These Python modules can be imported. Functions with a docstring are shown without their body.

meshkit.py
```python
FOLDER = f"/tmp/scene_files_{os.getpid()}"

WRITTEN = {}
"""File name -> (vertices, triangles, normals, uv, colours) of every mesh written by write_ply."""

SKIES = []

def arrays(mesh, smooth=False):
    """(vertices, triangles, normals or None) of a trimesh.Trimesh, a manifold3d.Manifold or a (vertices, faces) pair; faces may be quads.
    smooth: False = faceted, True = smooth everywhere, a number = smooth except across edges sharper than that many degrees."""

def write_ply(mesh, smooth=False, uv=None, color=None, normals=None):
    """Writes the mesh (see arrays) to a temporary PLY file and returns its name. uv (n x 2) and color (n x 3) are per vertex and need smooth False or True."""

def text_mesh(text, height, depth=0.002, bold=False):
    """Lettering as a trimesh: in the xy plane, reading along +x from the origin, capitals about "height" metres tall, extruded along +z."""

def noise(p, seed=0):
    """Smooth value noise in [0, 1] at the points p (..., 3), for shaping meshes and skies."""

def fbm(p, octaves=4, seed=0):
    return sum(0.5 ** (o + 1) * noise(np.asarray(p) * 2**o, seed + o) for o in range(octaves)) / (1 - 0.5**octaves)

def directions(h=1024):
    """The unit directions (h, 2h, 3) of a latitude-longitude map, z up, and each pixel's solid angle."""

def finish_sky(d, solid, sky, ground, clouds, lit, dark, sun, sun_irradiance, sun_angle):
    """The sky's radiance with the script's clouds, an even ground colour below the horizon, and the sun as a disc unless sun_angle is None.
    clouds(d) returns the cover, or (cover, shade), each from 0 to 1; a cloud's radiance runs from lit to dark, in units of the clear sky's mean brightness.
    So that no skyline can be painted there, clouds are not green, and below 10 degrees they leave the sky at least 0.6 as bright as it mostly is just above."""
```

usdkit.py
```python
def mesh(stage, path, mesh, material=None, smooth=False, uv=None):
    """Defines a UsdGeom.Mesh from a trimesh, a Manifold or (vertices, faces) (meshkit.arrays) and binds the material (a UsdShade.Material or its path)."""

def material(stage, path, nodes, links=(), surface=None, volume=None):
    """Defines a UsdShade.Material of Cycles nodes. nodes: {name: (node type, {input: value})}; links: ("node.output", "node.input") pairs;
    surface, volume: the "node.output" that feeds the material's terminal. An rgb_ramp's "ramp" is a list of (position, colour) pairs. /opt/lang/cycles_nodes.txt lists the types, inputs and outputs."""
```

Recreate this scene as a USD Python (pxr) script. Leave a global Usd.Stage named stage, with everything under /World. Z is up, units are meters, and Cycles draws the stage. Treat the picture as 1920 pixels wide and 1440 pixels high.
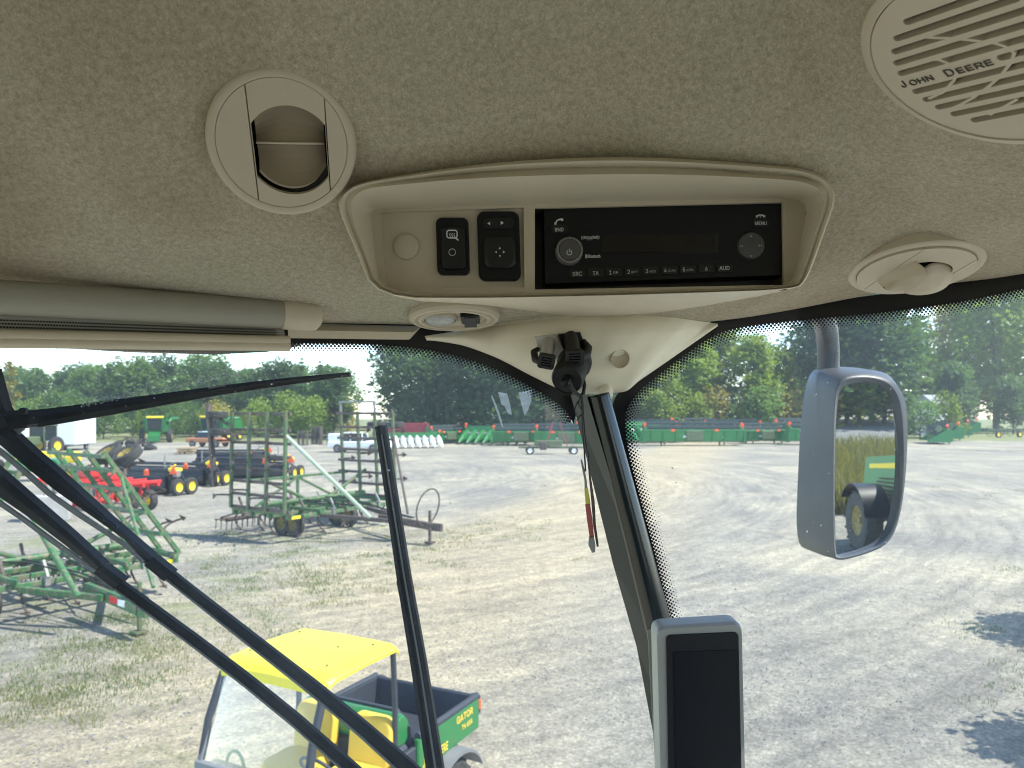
import math, random
import numpy as np
import trimesh, shapely
from shapely.geometry import Polygon, LineString
import usdkit, meshkit
from pxr import Usd, UsdGeom, UsdLux, UsdShade, Gf, Sdf

stage = Usd.Stage.CreateInMemory()
UsdGeom.SetStageUpAxis(stage, "Z")
UsdGeom.SetStageMetersPerUnit(stage, 1.0)
UsdGeom.Xform.Define(stage, "/World")
UsdGeom.Scope.Define(stage, "/World/Looks")
rng = np.random.default_rng(7)

# ---------------------------------------------------------------- camera, sky, sun
CH = 4.0                                   # eye height above the yard
FL, CX, HZ = 1400.0, 960.0, 768.0          # focal length and horizon, in photograph pixels
cam = UsdGeom.Camera.Define(stage, "/World/Camera")
cam.CreateHorizontalApertureAttr(36.0)
cam.CreateVerticalApertureAttr(27.0)
cam.CreateFocalLengthAttr(FL / 1920 * 36)
cam.CreateVerticalApertureOffsetAttr(48 / 1920 * 36)
cam.CreateClippingRangeAttr(Gf.Vec2f(0.02, 3000))
cam.CreateFStopAttr(17.0)
cam.CreateFocusDistanceAttr(0.6)
cam.CreateExposureAttr(1.48)
cam.AddTranslateOp().Set(Gf.Vec3d(0, 0, CH))
cam.AddRotateXYZOp().Set(Gf.Vec3f(90, 0, 0))

SUN_AZ, SUN_EL = math.radians(104), math.radians(54)
sun_dir = np.array([math.sin(SUN_AZ) * math.cos(SUN_EL), math.cos(SUN_AZ) * math.cos(SUN_EL), math.sin(SUN_EL)])
dome = UsdLux.DomeLight.Define(stage, "/World/sky")
sky = usdkit.material(stage, "/World/Looks/sky", {
    "s": ("sky_texture", {"sky_type": "single_scattering", "sun_disc": False, "sun_elevation": SUN_EL, "sun_rotation": SUN_AZ, "altitude": 100.0, "air_density": 0.85, "aerosol_density": 0.15, "ozone_density": 1.0}),
    "b": ("background_shader", {"strength": 0.145})}, [("s.color", "b.color")], surface="b.background")
UsdShade.MaterialBindingAPI.Apply(dome.GetPrim()).Bind(sky)
dome.GetPrim().SetCustomDataByKey("kind", "structure")
sun = UsdLux.DistantLight.Define(stage, "/World/sun")
sun.CreateIntensityAttr(0.78)
sun.CreateAngleAttr(0.5)
sun.CreateNormalizeAttr(True)
sun.CreateColorAttr(Gf.Vec3f(1.0, 0.96, 0.90))
sun.AddRotateZOp().Set(-math.degrees(SUN_AZ))
sun.AddRotateXOp().Set(-(90 - math.degrees(SUN_EL)))     # -z points away from the sun

# ---------------------------------------------------------------- helpers
def U(px, py, d):
    """The point seen at photograph pixel (px, py) that lies d metres ahead of the camera."""
    return np.array([(px - CX) / FL * d, d, CH + (HZ - py) / FL * d])

def GD(px, d):
    return np.array([(px - CX) / FL * d, d, 0.0])

def unit(v):
    v = np.asarray(v, float)
    return v / np.linalg.norm(v)

class MB:
    """Collects shapes that become ONE mesh."""
    def __init__(self):
        self.v, self.f, self.n = [], [], 0
    def raw(self, v, f):
        v, f = np.asarray(v, float), np.asarray(f, int)
        if f.shape[1] == 4:
            f = np.vstack([f[:, [0, 1, 2]], f[:, [0, 2, 3]]])
        self.v.append(v); self.f.append(f + self.n); self.n += len(v)
        return self
    def add(self, tm, T=None):
        v = np.asarray(tm.vertices)
        if T is not None:
            v = v @ T[:3, :3].T + T[:3, 3]
        return self.raw(v, np.asarray(tm.faces))
    def hull(self, pts):
        h = trimesh.convex.convex_hull(np.asarray(pts, float))
        return self.add(h)
    def box(self, c, s, ch=None, rz=0.0, rx=0.0, ry=0.0):
        c, h = np.asarray(c, float), np.asarray(s, float) / 2
        ch = min(h) * 0.12 if ch is None else ch
        P = []
        for sx in (-1, 1):
            for sy in (-1, 1):
                for sz in (-1, 1):
                    q = np.array([sx, sy, sz]) * h
                    if ch <= 0:
                        P.append(q)
                    else:
                        for k in range(3):
                            e = -np.array([sx, sy, sz], float) * ch; e[k] = 0
                            P.append(q + e)
        P = np.array(P)
        R = trimesh.transformations.euler_matrix(rx, ry, rz)[:3, :3]
        return self.hull(P @ R.T + c)
    def bar(self, p, q, w, h=None, up=(0, 0, 1)):
        """Square bar with slightly eased edges."""
        p, q = np.asarray(p, float), np.asarray(q, float)
        h = w if h is None else h
        d = unit(q - p)
        up = np.asarray(up, float)
        if abs(d @ up) > 0.98:
            up = np.array([0.0, 1.0, 0.0]) if abs(d[1]) < 0.9 else np.array([1.0, 0, 0])
        a = unit(np.cross(d, up)); b = np.cross(a, d)
        e = 0.82
        prof = [(1, e), (e, 1), (-e, 1), (-1, e), (-1, -e), (-e, -1), (e, -1), (1, -e)]
        ring = np.array([a * x * w / 2 + b * y * h / 2 for x, y in prof])
        n = 8
        v = np.vstack([p + ring, q + ring, [p], [q]])
        f = []
        for i in range(n):
            j = (i + 1) % n
            f += [(i, j, n + j), (i, n + j, n + i), (j, i, 2 * n), (n + i, n + j, 2 * n + 1)]
        return self.raw(v, np.array(f)[:, ::-1])
    def tube(self, pts, r, n=8, caps=True):
        pts = np.asarray(pts, float); m = len(pts)
        r = np.broadcast_to(np.asarray(r, float), m)
        t = np.gradient(pts, axis=0); t /= np.linalg.norm(t, axis=1, keepdims=True) + 1e-12
        a = np.cross(t[0], [0, 0, 1.0])
        if np.linalg.norm(a) < 1e-3: a = np.cross(t[0], [0, 1.0, 0])
        a = unit(a); rings = []
        ang = np.arange(n) / n * 2 * np.pi
        for i in range(m):
            a = unit(a - t[i] * (a @ t[i])); b = np.cross(t[i], a)
            rings.append(pts[i] + r[i] * (np.cos(ang)[:, None] * a + np.sin(ang)[:, None] * b))
        v = np.vstack(rings + [pts[:1], pts[-1:]]); f = []
        for i in range(m - 1):
            for k in range(n):
                j = (k + 1) % n
                f += [(i * n + k, i * n + j, (i + 1) * n + j), (i * n + k, (i + 1) * n + j, (i + 1) * n + k)]
        if caps:
            for k in range(n):
                j = (k + 1) % n
                f += [(j, k, m * n), ((m - 1) * n + k, (m - 1) * n + j, m * n + 1)]
        return self.raw(v, f)
    def cyl(self, p, q, r, n=20, r2=None):
        return self.tube([p, q], [r, r if r2 is None else r2], n)
    def lathe(self, prof, p, d, n=32):
        """prof: (radius, height along d) pairs from point p."""
        d = unit(d); a = np.cross(d, [0, 0, 1.0])
        if np.linalg.norm(a) < 1e-3: a = np.cross(d, [0, 1.0, 0])
        a = unit(a); b = np.cross(d, a); ang = np.arange(n) / n * 2 * np.pi
        ring = np.cos(ang)[:, None] * a + np.sin(ang)[:, None] * b
        v = np.vstack([np.asarray(p, float) + ring * max(r, 1e-5) + d * h for r, h in prof]); f = []
        for i in range(len(prof) - 1):
            for k in range(n):
                j = (k + 1) % n
                f += [(i * n + k, i * n + j, (i + 1) * n + j, (i + 1) * n + k)]
        return self.raw(v, f)
    def strip(self, A, B, closed=False):
        A, B = np.asarray(A, float), np.asarray(B, float); n = len(A)
        f = [(i, (i + 1) % n, n + (i + 1) % n, n + i) for i in range(n if closed else n - 1)]
        return self.raw(np.vstack([A, B]), f)
    def extrude(self, poly, h, T=None):
        for g in getattr(poly, "geoms", [poly]):
            if g.is_empty or g.area <= 0: continue
            self.add(trimesh.creation.extrude_polygon(g, h, engine="earcut"), T)
        return self
    def mesh(self):
        return np.vstack(self.v), np.vstack(self.f)

counts = {}
def numbered(parent, name):
    k = counts.get((parent, name), 0); counts[(parent, name)] = k + 1
    return f"{parent}/{name}" + (f"_{k:03d}" if k else "")

class Thing:
    def __init__(self, path, loc): self.path, self.loc = path, np.asarray(loc, float)

def tag(prim, label=None, cat=None, group=None, kind=None):
    for k, x in (("label", label), ("category", cat), ("group", group), ("kind", kind)):
        if x: prim.SetCustomDataByKey(k, x)

def thing(name, label, cat, loc=(0, 0, 0), rz=0.0, group=None, scale=1.0, kind=None, world=False):
    """An Xform at the thing's base. world=True: its meshes are given in world coordinates (no rotation)."""
    path = numbered("/World", name)
    x = UsdGeom.Xform.Define(stage, path)
    x.AddTranslateOp().Set(Gf.Vec3d(*map(float, loc))); x.AddRotateZOp().Set(math.degrees(rz)); x.AddScaleOp().Set(Gf.Vec3f(scale, scale, scale))
    tag(x.GetPrim(), label, cat, group, kind)
    return Thing(path, loc if world else (0, 0, 0))

def dup(src, label, cat, loc, rz=0.0, group=None, scale=1.0):
    name = src.path.split("/")[-1]
    path = numbered("/World", name)
    x = UsdGeom.Xform.Define(stage, path)
    x.GetPrim().GetReferences().AddInternalReference(src.path)
    x.ClearXformOpOrder()
    x.AddTranslateOp().Set(Gf.Vec3d(*map(float, loc))); x.AddRotateZOp().Set(math.degrees(rz)); x.AddScaleOp().Set(Gf.Vec3f(scale, scale, scale))
    tag(x.GetPrim(), label, cat, group)
    x.GetPrim().SetInstanceable(True)
    return Thing(path, (0, 0, 0))

def obj(name, mb, mat, parent=None, smooth=False, label=None, cat=None, group=None, kind=None):
    """ONE Mesh prim under a thing (Thing), under a part (path, Thing) or under /World."""
    if isinstance(parent, tuple): ppath, loc = parent[0], parent[1].loc
    elif parent is None: ppath, loc = "/World", np.zeros(3)
    else: ppath, loc = parent.path, parent.loc
    v, f = mb.mesh() if isinstance(mb, MB) else (np.asarray(mb.vertices), np.asarray(mb.faces))
    path = numbered(ppath, name)
    m = usdkit.mesh(stage, path, (v - loc, f), mat, smooth=smooth)
    tag(m.GetPrim(), label, cat, group, kind)
    return path

# ---------------------------------------------------------------- materials
def pm(name, col, rough=0.5, var=0.15, scale=6.0, bump=0.0, bscale=60.0, metal=0.0, spec=0.5, coat=0.0, second=None, smix=(0.45, 0.7), space="object", bdist=0.01):
    """Principled paint, plastic or metal with uneven tone, optional second (dirt or rust) colour in noise patches, and a fine relief."""
    c = np.array(col, float)
    nodes = {"tc": ("texture_coordinate", {}), "n": ("noise_texture", {"scale": scale, "detail": 5.0, "roughness": 0.6}),
             "r": ("rgb_ramp", {"ramp": [(0.25, tuple(c * (1 - var))), (0.75, tuple(np.minimum(c * (1 + var), 0.95)))]}),
             "p": ("principled_bsdf", {"roughness": rough, "metallic": metal, "specular_ior_level": spec, "coat_weight": coat})}
    links = [("tc.object", "n.vector"), ("n.fac", "r.fac")]
    out = "r.color"
    if second is not None:
        nodes["n2"] = ("noise_texture", {"scale": scale * 2.3, "detail": 6.0, "roughness": 0.65})
        nodes["m2"] = ("map_range", {"from_min": smix[0], "from_max": smix[1], "to_min": 0.0, "to_max": 1.0, "clamp": True})
        nodes["mx"] = ("mix", {"color2": tuple(second)})
        links += [("tc.object", "n2.vector"), ("n2.fac", "m2.value"), ("m2.result", "mx.fac"), (out, "mx.color1")]
        out = "mx.color"
    links.append((out, "p.base_color"))
    if bump > 0:
        nodes["bn"] = ("noise_texture", {"scale": bscale, "detail": 4.0}); nodes["b"] = ("bump", {"strength": bump, "distance": bdist})
        links += [("tc.object", "bn.vector"), ("bn.fac", "b.height"), ("b.normal", "p.normal")]
    return usdkit.material(stage, f"/World/Looks/{name}", nodes, links, surface="p.BSDF")

M = {}
M["beige"] = pm("beige_plastic", (0.60, 0.54, 0.41), 0.48, 0.04, 30, 0.25, 2600, spec=0.35, bdist=0.0004)
M["tan"] = pm("tan_plastic", (0.54, 0.475, 0.36), 0.5, 0.04, 30, 0.25, 2600, spec=0.35, bdist=0.0004)
M["cream"] = pm("cream_plastic", (0.72, 0.665, 0.52), 0.5, 0.03, 20, 0.2, 2200, spec=0.35, bdist=0.0004)
M["brown"] = pm("dark_brown_plastic", (0.055, 0.045, 0.035), 0.5, 0.1, 30)
M["black"] = pm("black_plastic", (0.006, 0.007, 0.009), 0.38, 0.15, 40, spec=0.3)
M["button"] = pm("button_black", (0.010, 0.011, 0.012), 0.42, 0.1, 60, spec=0.4)
M["rubber"] = pm("black_rubber", (0.008, 0.009, 0.010), 0.62, 0.3, 25, 0.2, 300, bdist=0.0005)
M["postblack"] = pm("black_post_paint", (0.006, 0.008, 0.008), 0.22, 0.2, 12, spec=0.5, coat=0.3)
M["postgrey"] = pm("grey_post_trim", (0.026, 0.029, 0.027), 0.34, 0.1, 9)
M["wiper"] = pm("wiper_paint", (0.007, 0.008, 0.009), 0.55, 0.25, 40, 0.3, 500, spec=0.22, bdist=0.0006)
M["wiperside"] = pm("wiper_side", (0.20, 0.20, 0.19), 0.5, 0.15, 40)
M["screen"] = pm("dark_screen", (0.006, 0.007, 0.009), 0.2, 0.05, 5, spec=0.2)
M["lcd"] = pm("radio_window", (0.004, 0.004, 0.005), 0.1, 0.05, 5)
M["silver"] = pm("silver_plastic", (0.42, 0.42, 0.40), 0.35, 0.08, 40, metal=0.6)
M["print"] = pm("white_print", (0.62, 0.64, 0.62), 0.6, 0.05, 40)
M["printgrey"] = pm("grey_print", (0.36, 0.38, 0.38), 0.6, 0.05, 40)
M["mirrorbody"] = pm("mirror_grey_plastic", (0.058, 0.060, 0.060), 0.42, 0.08, 15, 0.2, 900, bdist=0.0006)
M["frit"] = pm("frit_black", (0.006, 0.006, 0.008), 0.35, 0.05, 5)
M["dark"] = pm("dark_void", (0.01, 0.01, 0.01), 0.8, 0.05, 5)
M["mirror"] = usdkit.material(stage, "/World/Looks/mirror_glass", {"g": ("glossy_bsdf", {"color": (0.86, 0.88, 0.87), "roughness": 0.0})}, [], surface="g.BSDF")
M["green"] = pm("green_paint", (0.018, 0.155, 0.04), 0.36, 0.12, 3, coat=0.2, second=(0.12, 0.115, 0.075), smix=(0.58, 0.85))
M["greenold"] = pm("faded_green_paint", (0.03, 0.13, 0.042), 0.55, 0.3, 4, second=(0.17, 0.135, 0.09), smix=(0.46, 0.62))
M["greencold"] = pm("dull_green_paint", (0.05, 0.13, 0.05), 0.55, 0.3, 4, second=(0.14, 0.095, 0.06), smix=(0.45, 0.6))
M["yellow"] = pm("yellow_paint", (0.80, 0.58, 0.03), 0.4, 0.06, 5)
M["roofyellow"] = pm("pale_yellow_plastic", (0.66, 0.575, 0.045), 0.42, 0.03, 4)
M["seatyellow"] = pm("yellow_vinyl", (0.72, 0.50, 0.06), 0.5, 0.06, 8)
M["rust"] = pm("rusty_steel", (0.115, 0.082, 0.066), 0.72, 0.3, 5, 0.3, 60, second=(0.055, 0.045, 0.04), smix=(0.4, 0.6))
M["steel"] = pm("worn_grey_steel", (0.22, 0.215, 0.20), 0.55, 0.2, 6, metal=0.2)
M["palegreen"] = pm("pale_strut_paint", (0.33, 0.40, 0.30), 0.5, 0.12, 5)
M["tyre"] = pm("tyre_rubber", (0.030, 0.030, 0.029), 0.8, 0.25, 8, second=(0.12, 0.11, 0.095), smix=(0.5, 0.8))
M["red"] = pm("red_paint", (0.52, 0.025, 0.022), 0.42, 0.15, 3)
M["maroon"] = pm("faded_red_paint", (0.30, 0.045, 0.055), 0.5, 0.2, 2)
M["orange"] = pm("orange_reflector", (0.85, 0.11, 0.03), 0.35, 0.05, 5)
M["white"] = pm("white_paint", (0.75, 0.76, 0.75), 0.45, 0.06, 2)
M["paleblue"] = pm("pale_box_paint", (0.66, 0.74, 0.80), 0.5, 0.05, 1.5)
M["drum"] = pm("black_drum_paint", (0.022, 0.025, 0.03), 0.38, 0.2, 2, second=(0.09, 0.085, 0.075), smix=(0.55, 0.85))
M["glassdark"] = pm("dark_cab_glass", (0.02, 0.028, 0.03), 0.08, 0.1, 2)
M["wood"] = pm("weathered_wood", (0.34, 0.26, 0.16), 0.8, 0.25, 7)
M["greywood"] = pm("grey_wood", (0.15, 0.13, 0.115), 0.85, 0.3, 7)
M["concrete"] = pm("concrete", (0.36, 0.35, 0.33), 0.85, 0.15, 5, 0.3, 40)
M["bark"] = pm("bark", (0.10, 0.08, 0.06), 0.9, 0.3, 5, 0.5, 20)
M["roofgrey"] = pm("grey_shingle", (0.30, 0.31, 0.34), 0.8, 0.15, 3)
M["liner"] = pm("bed_liner", (0.03, 0.035, 0.045), 0.6, 0.15, 6, 0.3, 120)
M["greyplastic"] = pm("grey_fender", (0.16, 0.165, 0.17), 0.55, 0.1, 6)
M["asphalt"] = pm("asphalt", (0.17, 0.17, 0.17), 0.85, 0.15, 0.8)
M["clearlens"] = pm("lamp_lens", (0.42, 0.43, 0.42), 0.15, 0.25, 260, 0.8, 500, bdist=0.001)
M["reel"] = pm("reel_grey_green", (0.05, 0.07, 0.065), 0.5, 0.2, 3)
M["louvre"] = pm("shade_darkened_louvre", (0.33, 0.265, 0.175), 0.42, 0.06, 20, spec=0.4)  # brown louvre colour, darkened for the shade inside the left vent
M["dullrim"] = pm("dull_yellow_rim", (0.26, 0.19, 0.035), 0.6, 0.25, 8, second=(0.07, 0.06, 0.05), smix=(0.45, 0.65))
M["stones"] = usdkit.material(stage, "/World/Looks/stones", {"g": ("geometry", {}), "r": ("rgb_ramp", {"ramp": [(0, (0.20, 0.20, 0.20)), (0.5, (0.33, 0.325, 0.305)), (1, (0.52, 0.50, 0.45))]}), "p": ("principled_bsdf", {"roughness": 0.9, "specular_ior_level": 0.2})}, [("g.random_per_island", "r.fac"), ("r.color", "p.base_color")], surface="p.BSDF")
M["dust"] = pm("dust", (0.75, 0.75, 0.70), 0.9, 0.05, 5)

# felt headliner: fibres and mottling
M["felt"] = usdkit.material(stage, "/World/Looks/felt", {
    "tc": ("texture_coordinate", {}), "mp": ("mapping", {"rotation": (0.3, 0.2, 0.7), "scale": (1.0, 0.45, 1.0)}),
    "n1": ("noise_texture", {"scale": 1150.0, "detail": 4.0, "roughness": 0.7, "distortion": 0.6}),
    "n2": ("noise_texture", {"scale": 290.0, "detail": 4.0, "roughness": 0.7}),
    "n3": ("noise_texture", {"scale": 5.0, "detail": 3.0, "roughness": 0.5, "distortion": 0.3}),
    "add": ("math", {"math_type": "multiply_add", "value2": 0.55}), "sc": ("math", {"math_type": "multiply", "value2": 0.45}),
    "r": ("rgb_ramp", {"ramp": [(0.30, (0.235, 0.21, 0.15)), (0.5, (0.46, 0.42, 0.32)), (0.70, (0.70, 0.65, 0.52))]}),
    "r3": ("rgb_ramp", {"ramp": [(0.36, (0.93, 0.96, 0.90)), (0.52, (1.0, 0.985, 0.95)), (0.68, (0.82, 0.745, 0.67))]}),
    "mx": ("mix", {"mix_type": "multiply", "fac": 1.0}),
    "b": ("bump", {"strength": 0.6, "distance": 0.002}),
    "p": ("principled_bsdf", {"roughness": 0.95, "specular_ior_level": 0.1, "sheen_weight": 0.15})},
    [("tc.object", "mp.vector"), ("mp.vector", "n1.vector"), ("tc.object", "n2.vector"), ("tc.object", "n3.vector"),
     ("n2.fac", "sc.value1"), ("n1.fac", "add.value1"), ("sc.value", "add.value3"), ("add.value", "r.fac"), ("n3.fac", "r3.fac"),
     ("r.color", "mx.color1"), ("r3.color", "mx.color2"), ("mx.color", "p.base_color"), ("n1.fac", "b.height"), ("b.normal", "p.normal")], surface="p.BSDF")

def pane(name, tint, dust, ior=1.45):
    nodes = {"t": ("transparent_bsdf", {"color": tint}), "g": ("glossy_bsdf", {"roughness": 0.0, "color": (1, 1, 1)}), "f": ("fresnel", {"IOR": ior}),
             "m": ("mix_closure", {}), "d": ("diffuse_bsdf", {"color": (0.7, 0.7, 0.66)}), "tl": ("translucent_bsdf", {"color": (0.7, 0.7, 0.66)}), "dt": ("mix_closure", {"fac": 0.6}),
             "tc": ("texture_coordinate", {}), "n": ("noise_texture", {"scale": 9.0, "detail": 8.0, "roughness": 0.7}),
             "mr": ("map_range", {"from_min": 0.35, "from_max": 0.75, "to_min": dust * 0.4, "to_max": dust * 1.8, "clamp": True}), "m2": ("mix_closure", {})}
    links = [("f.fac", "m.fac"), ("t.BSDF", "m.closure1"), ("g.BSDF", "m.closure2"), ("d.BSDF", "dt.closure1"), ("tl.BSDF", "dt.closure2"), ("tc.object", "n.vector"),
             ("n.fac", "mr.value"), ("mr.result", "m2.fac"), ("m.closure", "m2.closure1"), ("dt.closure", "m2.closure2")]
    return usdkit.material(stage, f"/World/Looks/{name}", nodes, links, surface="m2.closure")
M["pane"] = pane("window_pane", (0.95, 0.98, 0.96), 0.026)
M["sidepane"] = pane("side_window_pane", (0.95, 0.98, 0.96), 0.026, 1.16)
M["smear"] = usdkit.material(stage, "/World/Looks/glass_painted_reflection", {"t": ("transparent_bsdf", {}), "d": ("diffuse_bsdf", {"color": (0.75, 0.78, 0.8)}), "l": ("translucent_bsdf", {"color": (0.75, 0.78, 0.8)}), "a": ("mix_closure", {"fac": 0.5}), "m": ("mix_closure", {"fac": 0.4})}, [("d.BSDF", "a.closure1"), ("l.BSDF", "a.closure2"), ("t.BSDF", "m.closure1"), ("a.closure", "m.closure2")], surface="m.closure")  # pale film that stands in for reflections in the glass
M["gatorpane"] = pane("thin_windshield", (0.92, 0.94, 0.95), 0.03, 1.35)

def leafmat(name, c1, c2, c3):
    return usdkit.material(stage, f"/World/Looks/{name}", {
        "g": ("geometry", {}), "o": ("object_info", {}),
        "r": ("rgb_ramp", {"ramp": [(0.0, c1), (0.5, c2), (1.0, c3)]}),
        "h": ("hsv", {}), "mr": ("map_range", {"from_min": 0.0, "from_max": 1.0, "to_min": 0.75, "to_max": 1.2}),
        "d": ("diffuse_bsdf", {}), "t": ("translucent_bsdf", {}), "m": ("mix_closure", {"fac": 0.5}), "gl": ("glossy_bsdf", {"roughness": 0.45, "color": (0.6, 0.65, 0.7)}), "m2": ("mix_closure", {"fac": 0.035}), "tr": ("mix", {"mix_type": "multiply", "fac": 1.0, "color2": (1.25, 1.2, 0.5)})},
        [("g.random_per_island", "r.fac"), ("o.random", "mr.value"), ("mr.result", "h.value"), ("r.color", "h.color"), ("h.color", "d.color"), ("h.color", "tr.color1"), ("tr.color", "t.color"),
         ("d.BSDF", "m.closure1"), ("t.BSDF", "m.closure2"), ("m.closure", "m2.closure1"), ("gl.BSDF", "m2.closure2")], surface="m2.closure")
M["leaf_mid"] = leafmat("leaf_mid", (0.122, 0.215, 0.058), (0.234, 0.344, 0.087), (0.386, 0.482, 0.124))
M["leaf_light"] = leafmat("leaf_light", (0.223, 0.309, 0.058), (0.406, 0.482, 0.087), (0.500, 0.500, 0.131))
M["leaf_gold"] = leafmat("leaf_gold", (0.325, 0.293, 0.072), (0.500, 0.448, 0.116), (0.500, 0.500, 0.189))
M["leaf_dark"] = leafmat("leaf_dark", (0.090, 0.164, 0.066), (0.162, 0.258, 0.095), (0.275, 0.362, 0.131))
M["grass"] = leafmat("grass_blade", (0.11, 0.17, 0.05), (0.19, 0.25, 0.08), (0.30, 0.32, 0.14))
M["hay"] = leafmat("dry_grass", (0.22, 0.21, 0.10), (0.32, 0.30, 0.15), (0.44, 0.40, 0.22))

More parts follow.
